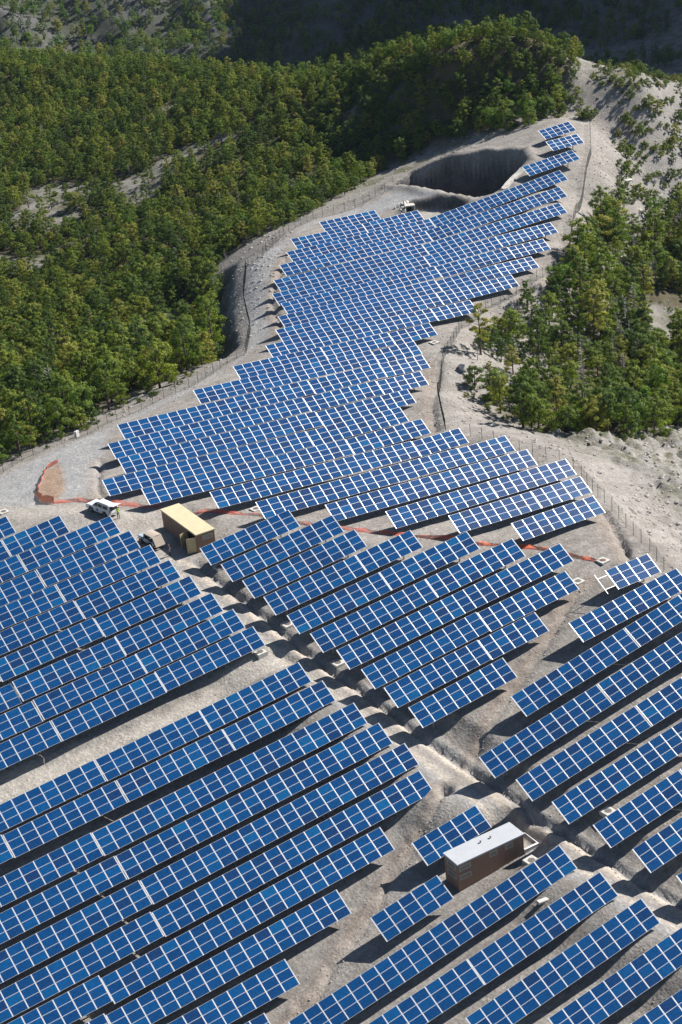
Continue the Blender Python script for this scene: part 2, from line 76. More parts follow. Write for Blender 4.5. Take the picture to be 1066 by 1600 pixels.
DITCHES = [[(-48.5,-14.5),(-47.9,-19.4),(-47.5,-23.4),(-47.2,-28.5),(-46.7,-32.1),(-46.6,-35.4),(-46.4,-37.2),(-46.0,-39.7),(-45.1,-44.3),(-44.4,-46.7),(-44.0,-50.0),(-42.8,-54.0),(-42.4,-57.3),(-41.4,-60.8),(-40.9,-63.6),(-40.2,-66.0),(-39.7,-68.7),(-39.3,-74.3),(-38.5,-79.2),(-38.2,-82.7),(-37.5,-86.6),(-36.9,-89.5),(-35.9,-92.5),(-34.7,-96.2)],[(-10.4,-49.8),(-15.6,-51.3),(-20.5,-54.1),(-25.9,-56.8),(-30.4,-58.8),(-32.8,-60.2),(-36.8,-61.9),(-40.4,-64.1)],[(-44.8,-65.5),(-47.7,-67.4),(-49.7,-68.2),(-53.6,-70.0),(-56.4,-71.0),(-58.7,-72.8),(-61.9,-74.1),(-64.5,-75.6),(-66.7,-76.2),(-70.1,-78.4),(-71.8,-78.6),(-74.2,-80.0)],[(2.7,-36.1),(1.4,-39.2),(-0.5,-42.7),(-2.3,-46.2),(-3.3,-48.4)],[(-44.8,23.3),(-46.3,20.7),(-47.8,17.6),(-49.6,13.5),(-50.0,11.3)],[(26.0,89.9),(22.1,85.1),(17.8,79.7),(14.2,74.6),(10.8,68.8),(8.9,64.4),(6.6,59.0),(4.1,53.3)],[(18.9,26.8),(15.8,22.8),(8.0,13.0),(5.2,8.6),(2.1,3.4)]]
NET_A = [(-49.8,28.3),(-52.5,26.9),(-54.8,22.9),(-57.3,18.9),(-57.8,15.3),(-56.5,13.7),(-53.9,12.3),(-52.7,11.1),(-51.0,9.2),(-49.0,6.9),(-47.5,5.2),(-45.2,3.0)]
NET_B = [(-42.1,-1.4),(-40.3,-2.5),(-38.9,-4.4),(-35.7,-8.0),(-33.5,-13.1),(-30.9,-17.2),(-27.7,-21.2),(-25.6,-23.7),(-22.3,-27.4),(-21.5,-29.1),(-19.1,-31.5),(-17.4,-34.4),(-15.3,-36.0),(-13.0,-38.5),(-11.0,-40.4),(-9.3,-43.5),(-8.4,-45.3),(-6.7,-47.5)]
FENCE_L = [(-61.7,32.6),(-57.6,32.4),(-51.5,36.6),(-46.7,37.0),(-42.8,37.0),(-37.9,39.2),(-34.5,41.3),(-28.7,42.4),(-22.8,44.2),(-19.0,44.1),(-14.3,46.9),(-8.7,50.6),(-4.1,52.3),(2.8,63.2),(11.3,81.5),(21.0,97.9),(24.6,98.0),(32.6,106.1),(37.8,110.6),(40.3,111.8),(48.3,116.1),(52.6,114.0),(58.2,113.2),(64.0,115.9),(67.0,115.8),(71.5,116.3)]
FENCE_R = [(121.3,112.1),(107.1,94.3),(98.2,85.6),(87.8,75.0),(80.2,67.7),(70.0,56.6),(61.7,51.9),(54.9,48.6),(48.9,46.4),(42.4,44.7),(36.2,40.7),(32.2,38.9),(25.5,32.4),(21.5,28.6),(18.4,25.2),(11.0,15.8),(3.0,2.0)]
FENCE_S = [(4.7,-2.1),(5.5,-7.3),(7.8,-17.4),(9.0,-22.5),(6.7,-28.4),(5.1,-32.4),(4.3,-35.4),(2.5,-40.8),(1.3,-44.6),(0.5,-47.7),(-1.2,-52.2),(-2.8,-57.5),(-2.9,-62.7)]
P_ROADL = [(-58.1,31.2),(-45.8,35.5),(-33.5,38.4),(-19.9,42.3),(-4.9,50.8),(2.7,64.0),(11.3,82.6),(20.8,98.7),(30.8,103.1),(46.9,113.8),(57.4,113.0),(66.9,113.1),(71.4,101.1),(63.4,105.5),(57.8,105.7),(46.7,111.6),(36.4,106.1),(21.2,87.5),(12.1,72.7),(3.1,57.0),(-9.4,48.4),(-19.0,44.1),(-35.1,39.9),(-44.7,23.1),(-50.2,13.4),(-54.9,15.0),(-58.7,14.3),(-62.8,18.9),(-67.5,22.2),(-64.6,30.2)]
P_ORANGE = [(-50.2,27.5),(-50.6,24.4),(-53.5,17.6),(-55.8,14.2),(-57.7,15.5),(-57.1,19.0),(-54.5,23.0),(-52.6,26.2)]
P_STRIP = [(-89.2,-33.2),(-91.7,-39.2),(-87.1,-39.1),(-75.8,-39.0),(-61.5,-39.0),(-48.1,-39.6),(-48.6,-36.7),(-51.6,-35.6),(-65.6,-36.9),(-76.2,-36.4),(-85.5,-35.6)]
P_YARD = [(-67.0,23.4),(-62.6,19.3),(-53.4,10.5),(-45.4,2.3),(-50.0,-13.6),(-51.8,-13.3),(-52.4,-9.9),(-51.6,5.8),(-58.0,8.8),(-64.7,13.8),(-69.1,17.5)]
P_BASIN = [(61.9,100.5),(65.1,102.3),(69.5,96.1),(69.7,93.1),(65.2,91.9),(62.4,92.6),(61.9,95.9)]
P_PIT = [(70.5,119.5),(76.8,121.5),(83.8,116.0),(89.3,109.0),(93.9,102.1),(91.2,97.0),(83.4,91.8),(77.1,90.7),(74.4,92.4),(72.3,100.0),(70.5,112.1)]
BANK = [(27.3,112.5),(19.3,98.1),(12.8,88.5),(8.5,79.5),(5.3,73.1),(1.6,63.9),(-1.1,59.3),(-6.8,53.3)]
P_FORESTL = [(-81.3,20.9),(-64.6,30.2),(-56.9,34.4),(-50.6,39.0),(-45.7,39.6),(-41.7,39.5),(-33.1,44.4),(-21.0,47.9),(-8.9,56.7),(2.0,74.1),(11.2,93.8),(19.8,111.1),(27.6,121.2),(29.6,116.2),(38.4,116.6),(45.2,120.4),(55.2,125.7),(63.2,127.8),(73.6,136.0),(85.2,142.9),(94.7,137.4),(99.9,128.7),(103.2,117.9),(107.7,116.6),(112.3,117.7),(117.8,119.5),(124.2,121.6),(127.5,124.1),(131.0,127.5),(142.7,142.3),(140.0,145.1),(135.6,147.0),(129.2,151.6),(126.6,158.8),(315.1,452.2),(291.2,469.1),(256.4,468.3),(227.7,505.5),(186.3,552.1),(146.8,569.5),(93.5,587.6)]
P_FORESTR = [(21.2,21.3),(32.8,34.5),(46.8,43.8),(56.7,46.9),(65.8,51.7),(80.1,63.5),(97.7,79.8),(113.5,85.8),(130.2,90.7),(152.1,85.9),(66.9,-8.9),(49.8,1.2),(33.7,-6.9),(23.4,-7.0),(17.9,-2.9),(16.5,6.9),(18.4,16.5)]
P_SHRUBR = [(96.7,79.6),(110.1,87.1),(126.2,107.6),(128.7,115.6),(141.9,136.1),(145.9,140.0),(154.4,133.0),(328.7,312.1),(307.2,243.8),(150.6,84.3),(130.2,90.7),(114.2,86.5)]
PATCHES = [[(48.8,200.7),(54.6,206.5),(62.4,202.7),(71.9,202.1),(72.7,197.2),(60.2,195.0),(50.2,194.1)],[(7.1,196.5),(16.8,201.0),(27.3,204.3),(29.7,211.8),(22.0,213.2),(10.8,207.9)],[(20.7,193.6),(28.5,191.0),(30.1,198.4),(22.3,199.1)],[(87.1,170.1),(91.5,170.6),(95.5,163.0),(93.9,162.2),(89.2,165.8)],[(97.5,163.4),(101.4,156.8),(100.7,151.6),(97.9,156.4)],[(91.0,174.5),(94.7,170.8),(94.7,166.3),(90.2,168.7)],[(93.5,154.6),(97.5,146.3),(100.9,143.0),(99.0,143.2),(94.4,147.7)]]
P_KNOLLTRACK = [(128.7,123.3),(131.3,125.5),(132.7,125.2),(130.9,119.9),(130.4,114.2),(128.0,106.5),(125.1,108.0),(125.5,114.2),(124.7,117.8)]
PITS = [(-51.1,-35.8),(-44.0,-42.2),(-46.4,-17.1),(-45.5,-33.0),(-33.8,-80.3),(-43.7,-79.6),(-12.0,-48.5),(-6.7,-47.0),(-34.6,-5.9),(23.5,34.8),(-63.2,16.3)]
HOLE = (-44.8,-65.5)
CULVERT = [(63.8,102.3),(63.4,98.1)]
CHUTE = [(87.6,93.3),(84.0,91.9),(79.6,89.5)]
DEADKNOT = [(67.0,34.6),(71.8,37.5),(69.4,39.3),(68.1,31.4),(58.2,28.8),(60.5,26.2),(75.8,42.1),(66.9,44.7)]
BOULDERS = [(114.9,91.4),(108.0,84.2),(110.5,84.8),(111.3,82.9),(21.9,24.5),(36.7,12.0)]
KNOLLTREES = [(121.1,115.6),(122.1,114.6),(123.8,114.6),(125.5,115.1),(124.7,119.5),(126.4,108.0),(123.2,114.8),(125.8,122.1),(123.3,121.3),(119.7,119.9)]
HUT = [(-51.5,-77.39,4.51),(-51.98,-75.23,4.6)]
HUT_ROOF = [(-51.53,-77.43,7.81),(-51.63,-74.86,7.81),(-42.86,-77.28,7.81),(-42.93,-74.53,7.81)]
HUT_H = 3.300000000000001
CABIN_ROOF = [(-46.79,-12.43,20.73),(-47.0,-1.93,20.73),(-44.12,-11.96,20.73),(-44.17,-1.43,20.73)]
CABIN_H = 2.2
CAR = [(-54.2,7.3),(-51.6,1.5),(-53.2,8.2)]
MANHV = [(-51.5,2.3)]
TRUCK = [(-50.3,-5.2),(-49.6,-8.6),(-49.6,-10.2)]
MAND = [(-50.3,-10.5)]
SLAB = [(-46.5,-85.2)]
BARREL = [(-42.2,38.8)]
RAMP = [(-43.5,-78.0),(-42.1,-78.4)]
FRAME = [(-11.6,-51.4),(-10.7,-52.7)]
DEADL = [(17.0,105.4),(23.3,114.3),(26.9,118.9)]

# ------------------------------------------------------------------ helpers
def tag(o, label=None, cat=None, group=None, kind=None):
    if label: o['label'] = label
    if cat: o['category'] = cat
    if group: o['group'] = group
    if kind: o['kind'] = kind
    return o

def empty(name, loc=(0, 0, 0), rot=(0, 0, 0)):
    o = bpy.data.objects.new(name, None)
    o.empty_display_size = 0.3
    o.location = loc
    o.rotation_euler = rot
    COL.objects.link(o)
    return o

def link(name, mesh, parent=None, loc=None, rot=None, mat=None):
    o = bpy.data.objects.new(name, mesh)
    if parent: o.parent = parent
    if loc is not None: o.location = loc
    if rot is not None: o.rotation_euler = rot
    COL.objects.link(o)
    return o

class MB:
    """collects shapes for one mesh"""
    def __init__(self):
        self.v, self.f, self.m = [], [], []
    def add(self, vs, fs, mi=0):
        b = len(self.v)
        self.v += [tuple(p) for p in vs]
        self.f += [tuple(i + b for i in q) for q in fs]
        self.m += [mi] * len(fs)
    def box(self, c, s, mi=0, M=None, taper=None):
        x, y, z = s[0] / 2, s[1] / 2, s[2] / 2
        t = taper or (1, 1)
        vs = [(-x, -y, -z), (x, -y, -z), (x, y, -z), (-x, y, -z), (-x * t[0], -y * t[1], z), (x * t[0], -y * t[1], z), (x * t[0], y * t[1], z), (-x * t[0], y * t[1], z)]
        vs = [Vector(p) for p in vs]
        if M: vs = [M @ p for p in vs]
        vs = [p + Vector(c) for p in vs]
        self.add(vs, [(3, 2, 1, 0), (4, 5, 6, 7), (0, 1, 5, 4), (1, 2, 6, 5), (2, 3, 7, 6), (3, 0, 4, 7)], mi)
    def hexa(self, bot, top, mi=0):
        self.add(list(bot) + list(top), [(3, 2, 1, 0), (4, 5, 6, 7), (0, 1, 5, 4), (1, 2, 6, 5), (2, 3, 7, 6), (3, 0, 4, 7)], mi)
    def tube(self, pts, rad, n=6, mi=0, cap=True):
        pts = [Vector(p) for p in pts]
        if not hasattr(rad, '__len__'): rad = [rad] * len(pts)
        rings = []
        for i, p in enumerate(pts):
            d = (pts[min(i + 1, len(pts) - 1)] - pts[max(i - 1, 0)]).normalized()
            a = Vector((0, 0, 1)) if abs(d.z) < .9 else Vector((1, 0, 0))
            u = d.cross(a).normalized(); w = d.cross(u)
            rings.append([p + (u * math.cos(2 * math.pi * k / n) + w * math.sin(2 * math.pi * k / n)) * rad[i] for k in range(n)])
        vs = [q for r in rings for q in r]
        fs = []
        for i in range(len(pts) - 1):
            for k in range(n):
                fs.append((i * n + k, i * n + (k + 1) % n, (i + 1) * n + (k + 1) % n, (i + 1) * n + k))
        if cap:
            fs.append(tuple(range(n - 1, -1, -1)))
            fs.append(tuple((len(pts) - 1) * n + k for k in range(n)))
        self.add(vs, fs, mi)
    def disc(self, c, r, h, n=16, mi=0, axis='z'):
        vs = []
        for s in (-h / 2, h / 2):
            for k in range(n):
                a = 2 * math.pi * k / n
                p = (r * math.cos(a), r * math.sin(a), s)
                if axis == 'y': p = (p[0], p[2], p[1])
                if axis == 'x': p = (p[2], p[0], p[1])
                vs.append(Vector(p) + Vector(c))
        fs = [(k, (k + 1) % n, n + (k + 1) % n, n + k) for k in range(n)]
        fs += [tuple(range(n - 1, -1, -1)), tuple(range(n, 2 * n))]
        self.add(vs, fs, mi)
    def mesh(self, name, mats, smooth=False):
        me = bpy.data.meshes.new(name)
        me.from_pydata(self.v, [], self.f)
        for mt in (mats if isinstance(mats, (list, tuple)) else [mats]):
            me.materials.append(mt)
        me.polygons.foreach_set('material_index', self.m)
        bm = bmesh.new(); bm.from_mesh(me)
        bmesh.ops.recalc_face_normals(bm, faces=bm.faces)
        bm.to_mesh(me); bm.free()
        if smooth:
            me.polygons.foreach_set('use_smooth', [True] * len(me.polygons))
        me.update()
        return me
    def build(self, name, mats, parent=None, loc=None, rot=None, smooth=False, bevel=0.0):
        o = link(name, self.mesh(name, mats, smooth), parent, loc, rot)
        if bevel:
            md = o.modifiers.new('bevel', 'BEVEL'); md.width = bevel; md.segments = 2; md.limit_method = 'ANGLE'
        return o

def np_mesh(name, V, F, mats, mi=None, smooth=False):
    """V (n,3), F (m,k) arrays"""
    me = bpy.data.meshes.new(name)
    V = np.asarray(V, np.float32); F = np.asarray(F, np.int32)
    m_, k = F.shape
    me.vertices.add(len(V)); me.vertices.foreach_set('co', V.ravel())
    me.loops.add(m_ * k); me.loops.foreach_set('vertex_index', F.ravel())
    me.polygons.add(m_)
    me.polygons.foreach_set('loop_start', np.arange(0, m_ * k, k, dtype=np.int32))
    for mt in mats: me.materials.append(mt)
    if mi is not None: me.polygons.foreach_set('material_index', np.asarray(mi, np.int32))
    if smooth: me.polygons.foreach_set('use_smooth', np.ones(m_, bool))
    me.update(calc_edges=True)
    me.validate()
    return me

# ---- node helpers
def new_mat(name):
    m = bpy.data.materials.new(name); m.use_nodes = True
    nt = m.node_tree; nt.nodes.clear()
    out = nt.nodes.new('ShaderNodeOutputMaterial')
    b = nt.nodes.new('ShaderNodeBsdfPrincipled')
    nt.links.new(b.outputs[0], out.inputs[0])
    return m, nt, b, out
def N(nt, t, **kw):
    n = nt.nodes.new(t)
    for k, v in kw.items():
        if k in n.inputs: n.inputs[k].default_value = v
        else: setattr(n, k, v)
    return n
def L(nt, a, b): nt.links.new(a, b)
def noise(nt, vec, scale, detail=3.0, rough=0.55):
    n = N(nt, 'ShaderNodeTexNoise', Scale=scale, Detail=detail, Roughness=rough)
    if vec is not None: L(nt, vec, n.inputs['Vector'])
    return n.outputs['Fac']
def ramp(nt, fac, stops):
    n = nt.nodes.new('ShaderNodeValToRGB')
    while len(n.color_ramp.elements) < len(stops): n.color_ramp.elements.new(0.5)
    for e, (p, c) in zip(n.color_ramp.elements, stops):
        e.position = p; e.color = (c, c, c, 1) if not hasattr(c, '__len__') else (*c, 1)
    L(nt, fac, n.inputs[0])
    return n.outputs[0]
def mix(nt, fac, a, b, blend='MIX'):
    n = nt.nodes.new('ShaderNodeMix'); n.data_type = 'RGBA'; n.blend_type = blend
    for s, v in ((0, fac), (6, a), (7, b)):
        if hasattr(v, 'links') or isinstance(v, bpy.types.NodeSocket): L(nt, v, n.inputs[s])
        elif s == 0: n.inputs[0].default_value = v
        else: n.inputs[s].default_value = (*v, 1) if len(v) == 3 else v
    return n.outputs[2]
def math_(nt, op, a, b=None):
    n = nt.nodes.new('ShaderNodeMath'); n.operation = op
    for i, v in enumerate((a, b)):
        if v is None: continue
        if isinstance(v, bpy.types.NodeSocket): L(nt, v, n.inputs[i])
        else: n.inputs[i].default_value = v
    return n.outputs[0]
def bump(nt, b, h, strength=0.5, dist=0.1):
    n = N(nt, 'ShaderNodeBump', Strength=strength, Distance=dist)
    L(nt, h, n.inputs['Height']); L(nt, n.outputs[0], b.inputs['Normal'])
def plain(name, col, rough=0.6, metal=0.0, var=0.12, scale=3.0, bmp=0.0, spec=0.5):
    """paint / metal / concrete with a little wear"""
    m, nt, b, out = new_mat(name)
    tc = N(nt, 'ShaderNodeTexCoord')
    f = noise(nt, tc.outputs['Object'], scale, 4.0, 0.6)
    lo = tuple(c * (1 - var) for c in col); hi = tuple(min(1, c * (1 + var)) for c in col)
    L(nt, mix(nt, ramp(nt, f, [(0.3, 0.0), (0.7, 1.0)]), lo, hi), b.inputs['Base Color'])
    b.inputs['Roughness'].default_value = rough; b.inputs['Metallic'].default_value = metal
    b.inputs['Specular IOR Level'].default_value = spec
    if bmp: bump(nt, b, noise(nt, tc.outputs['Object'], scale * 8, 3.0), bmp, 0.02)
    return m

# ---- value noise for relief
_tab = rng.random((256, 256))
def vnoise(x, y):
    xi = np.floor(x).astype(int); yi = np.floor(y).astype(int)
    fx = x - xi; fy = y - yi
    fx = fx * fx * (3 - 2 * fx); fy = fy * fy * (3 - 2 * fy)
    a = _tab[xi & 255, yi & 255]; b = _tab[(xi + 1) & 255, yi & 255]
    c = _tab[xi & 255, (yi + 1) & 255]; d = _tab[(xi + 1) & 255, (yi + 1) & 255]
    return (a * (1 - fx) + b * fx) * (1 - fy) + (c * (1 - fx) + d * fx) * fy - 0.5
def fbm(x, y, s, octv=4, g=0.5):
    t = 0; a = 1.0; k = 1.0 / s
    for i in range(octv):
        t = t + a * vnoise(x * k + 17.3 * i, y * k - 9.1 * i); a *= g; k *= 2.03
    return t
def sstep(a, b, x):
    t = np.clip((x - a) / (b - a), 0, 1)
    return t * t * (3 - 2 * t)
def pdist(P, line, closed=False):
    """distance to polyline, signed side (left +) of nearest segment, arclength"""
    line = np.asarray(line, float)
    if closed: line = np.vstack([line, line[:1]])
    best = np.full(len(P), 1e9); side = np.zeros(len(P)); arc = np.zeros(len(P)); s0 = 0
    for a, b in zip(line[:-1], line[1:]):
        d = b - a; l2 = d @ d
        t = np.clip(((P - a) @ d) / l2, 0, 1)
        q = P - (a + t[:, None] * d)
        r = np.hypot(q[:, 0], q[:, 1])
        k = r < best
        best[k] = r[k]
        side[k] = np.sign(d[0] * q[k, 1] - d[1] * q[k, 0])
        arc[k] = s0 + t[k] * math.sqrt(l2); s0 += math.sqrt(l2)
    return best, side, arc
def inside(P, poly):
    poly = np.asarray(poly, float); c = np.zeros(len(P), bool)
    j = len(poly) - 1
    for i in range(len(poly)):
        xi, yi = poly[i]; xj, yj = poly[j]
        if yi != yj:
            k = ((yi > P[:, 1]) != (yj > P[:, 1])) & (P[:, 0] < (xj - xi) * (P[:, 1] - yi) / (yj - yi) + xi)
            c ^= k
        j = i
    return c
def sdist(P, poly):
    """inside positive"""
    bb = np.asarray(poly)
    m = (P[:, 0] > bb[:, 0].min() - 15) & (P[:, 0] < bb[:, 0].max() + 15) & (P[:, 1] > bb[:, 1].min() - 15) & (P[:, 1] < bb[:, 1].max() + 15)
    r = np.full(len(P), -99.0)
    if m.any():
        d, _, _ = pdist(P[m], poly, True)
        r[m] = np.where(inside(P[m], poly), d, -d)
    return r
def near(P, line, R):
    bb = np.asarray(line)
    return (P[:, 0] > bb[:, 0].min() - R) & (P[:, 0] < bb[:, 0].max() + R) & (P[:, 1] > bb[:, 1].min() - R) & (P[:, 1] < bb[:, 1].max() + R)

# ------------------------------------------------------------------ the land: height above datum
_X = np.array(RBF_XY) / 100.0
_W = np.array(RBF_W)
def base_height(P):
    out = np.empty(len(P)); Q = P / 100.0
    for i in range(0, len(P), 20000):
        q = Q[i:i + 20000]
        r2 = (q[:, 0:1] - _X[None, :, 0]) ** 2 + (q[:, 1:2] - _X[None, :, 1]) ** 2
        out[i:i + 20000] = 0.5 * (r2 * np.log(r2 + 1e-20)) @ _W[:-3] + _W[-3] + q @ _W[-2:]
    return out
def wild(P):
    """0 on the levelled solar ground, 1 out on the natural slopes"""
    w = np.ones(len(P))
    d = np.full(len(P), 1e9)
    ext = PLATEAU
    s = sdist_far(P, ext)
    return sstep(-2.0, -22.0, s)
def sdist_far(P, poly):
    d, _, _ = pdist(P, poly, True)
    return np.where(inside(P, poly), d, -d)
PLATEAU = FENCE_L[1:] + [FENCE_R[0]] + FENCE_R[1:] + FENCE_S + [(90, -110), (40, -200), (-120, -200), (-120, -20)]

def ground(P, full=False):
    P = np.asarray(P, float).reshape(-1, 2)
    x, y = P[:, 0], P[:, 1]
    z = base_height(P)
    sp = sdist_far(P, PLATEAU)
    w = sstep(-2.0, -24.0, sp)
    far = sstep(330.0, 480.0, y)
    z = z + w * (1 - far) * (fbm(x, y, 26, 4) * (1.6 - 0.5 * sstep(60, 120, x)) + np.abs(fbm(x + y * .3, y, 9, 3)) * 0.8 + sstep(22, -8, y) * sstep(-30, 0, x) * (np.abs(fbm(x * 1.2 + y * .5, y, 8, 5, .58)) * 3.6 + np.abs(fbm(x, y, 2.5, 3)) * 1.8))
    z = z + far * (fbm(x + 0.4 * y, y, 150, 6, 0.5) * 34 + np.abs(fbm(x * 1.3 - 0.5 * y, y * 0.5, 60, 5)) * -16)
    # unseen ridge added to the east, raised to shade the far valley side
    rx = x - (-130 + 0.857 * (y + 200))
    z = z + sstep(215, 320, y) * sstep(20, 230, rx + 25 * fbm(x, y, 90, 3)) * (270 + 60 * fbm(x, y, 140, 4))
    z = z + (1 - w) * (fbm(x, y, 5.0, 3) * 0.16) + 0.05 * fbm(x, y, 1.3, 2)
    info = {'w': w, 'far': far, 'shade_tint': np.zeros(len(P))}  # last mask holds the painted shade of hollow, basin and bank
    # graded bank below the left road
    k = near(P, BANK, 22)
    if k.any():
        d, s, a = pdist(P[k], BANK)
        dd = np.where(s > 0, -d, d)
        tot = a.max()
        info['shade_tint'][k] = np.maximum(info['shade_tint'][k], 0.8 * sstep(0.5, 2.0, dd + fbm(x[k], y[k], 3, 3)) * sstep(12, 7, dd) * sstep(0.0, 6.0, a) * sstep(tot, tot - 6.0, a))
        endf = sstep(0.0, 6.0, a) * sstep(tot, tot - 6.0, a)
        z[k] -= (2.8 + 2.6 * fbm(x[k], y[k], 6, 4, .6)) * sstep(0.2, 4.5, dd + 1.2 * fbm(x[k], y[k], 4, 3)) * sstep(24, 9, dd) * endf
    # excavated hollow and basin
    k = near(P, P_PIT, 12)
    if k.any():
        s = sdist(P[k], P_PIT)
        pw = np.clip((s + 0.8 * fbm(x[k], y[k], 5, 3)) / 2.8, 0, 1)
        z[k] = z[k] * (1 - pw) + np.minimum(z[k] - 6.5, 12.8) * pw
        z[k] += pw * (1 - pw) * 1.2 * fbm(x[k], y[k], 2.2, 3)
        info['shade_tint'][k] = np.maximum(info['shade_tint'][k], sstep(0.0, 0.7, s + 0.6 * fbm(x[k], y[k], 3, 3)))
        z[k] += 0.5 * np.exp(-((s + 1.6) / 1.2) ** 2) * (1 + fbm(x[k], y[k], 2, 2))
    k = near(P, P_BASIN, 10)
    if k.any():
        s = sdist(P[k], P_BASIN)
        z[k] -= 1.7 * sstep(-2.2, 0.3, s)
        info['shade_tint'][k] = np.maximum(info['shade_tint'][k], sstep(-3.2, -1.6, s) * sstep(0.3, -0.5, s))
    # track: cut level across the slope, shallow ruts
    k = near(P, ROAD, 11)
    if k.any():
        d, s, a = pdist(P[k], ROAD)
        ln = np.asarray(ROAD, float); cum = np.r_[0, np.cumsum(np.hypot(*np.diff(ln, axis=0).T))]
        cx_, cy_ = np.interp(a, cum, ln[:, 0]), np.interp(a, cum, ln[:, 1])
        tx_ = np.interp(np.clip(a + 1, 0, cum[-1]), cum, ln[:, 0]) - np.interp(np.clip(a - 1, 0, cum[-1]), cum, ln[:, 0]); ty_ = np.interp(np.clip(a + 1, 0, cum[-1]), cum, ln[:, 1]) - np.interp(np.clip(a - 1, 0, cum[-1]), cum, ln[:, 1])
        tl = np.hypot(tx_, ty_) + 1e-9
        zc = base_height(np.c_[cx_ - ty_ / tl * 1.0, cy_ + tx_ / tl * 1.0]) - 0.1
        gw = np.where(s > 0, np.clip((6.4 - d) / 3.0, 0, 1), sstep(10.5, 2.2, d))
        z[k] = z[k] * (1 - gw) + (zc + 0.05 * fbm(x[k], y[k], 3.0, 3)) * gw
    k = near(P, ROAD, 6)
    rd = np.zeros(len(P)); rut = np.zeros(len(P))
    if k.any():
        d, s, a = pdist(P[k], ROAD)
        ds = d * s + 0.35 * fbm(a, a * 0, 14, 2)
        rd[k] = sstep(3.5, 2.2, d)
        rut[k] = (np.exp(-((ds - 1.0) / 0.55) ** 2) + np.exp(-((ds + 1.15) / 0.60) ** 2)) * rd[k]
        z[k] -= 0.05 * rut[k]
    # ditches with spoil on their banks
    dit = np.zeros(len(P)); spoil = np.zeros(len(P))
    for i, line in enumerate(DITCHES):
        k = near(P, line, 5)
        if not k.any(): continue
        d, s, a = pdist(P[k], line)
        ds = d * s + 0.35 * fbm(x[k], y[k], 2.2, 3)
        wd = (0.52, 0.26, 0.24, 0.55, 0.34, 0.42, 0.45)[i]
        dp = (0.80, 0.36, 0.34, 0.8, 0.5, 0.6, 0.7)[i]
        e = np.exp(-(ds / wd) ** 2)
        sp_ = np.exp(-((ds - (-1.5 * wd - 0.5)) / (0.7 + wd * .5)) ** 2)
        z[k] += -dp * e * (0.75 + 0.9 * np.abs(fbm(x[k], y[k], 2.0, 2))) + (0.17 if i in (1, 2) else 0.0) * sp_ * (0.7 + 1.4 * fbm(x[k], y[k], 1.0, 2))
        dit[k] = np.maximum(dit[k], e); spoil[k] = np.maximum(spoil[k], sp_)
    # step down from the left block to the sandy strip
    sst = sdist(P, P_STRIP)
    z -= 0.55 * sstep(-0.6, 0.6, sst)
    # levelled pads under the two buildings
    for (px0, px1, py0, py1, z0, sx) in ((-51.4, -42.6, -77.1, -74.4, 4.24, 0.101), (-50.6, -44.0, -12.4, -1.6, 18.22, 0.0)):
        dx = np.maximum(np.maximum(px0 - x, x - px1), 0); dy = np.maximum(np.maximum(py0 - y, y - py1), 0)
        pwt = sstep(4.2, 0.8, np.hypot(dx, dy))
        z = z * (1 - pwt) + (z0 + sx * (np.clip(x, px0 - 1, px1 + 1) - px0) + 0.03 * fbm(x, y, 1.1, 2)) * pwt
    hx = np.hypot(x - HOLE[0], y - HOLE[1])
    z -= 1.3 * np.exp(-(hx / 0.8) ** 2)
    if not full:
        return z
    info.update(rd=rd, rut=rut, dit=dit, spoil=spoil, strip=sst)
    return z, info
def gz(x, y): return float(ground([(x, y)])[0])

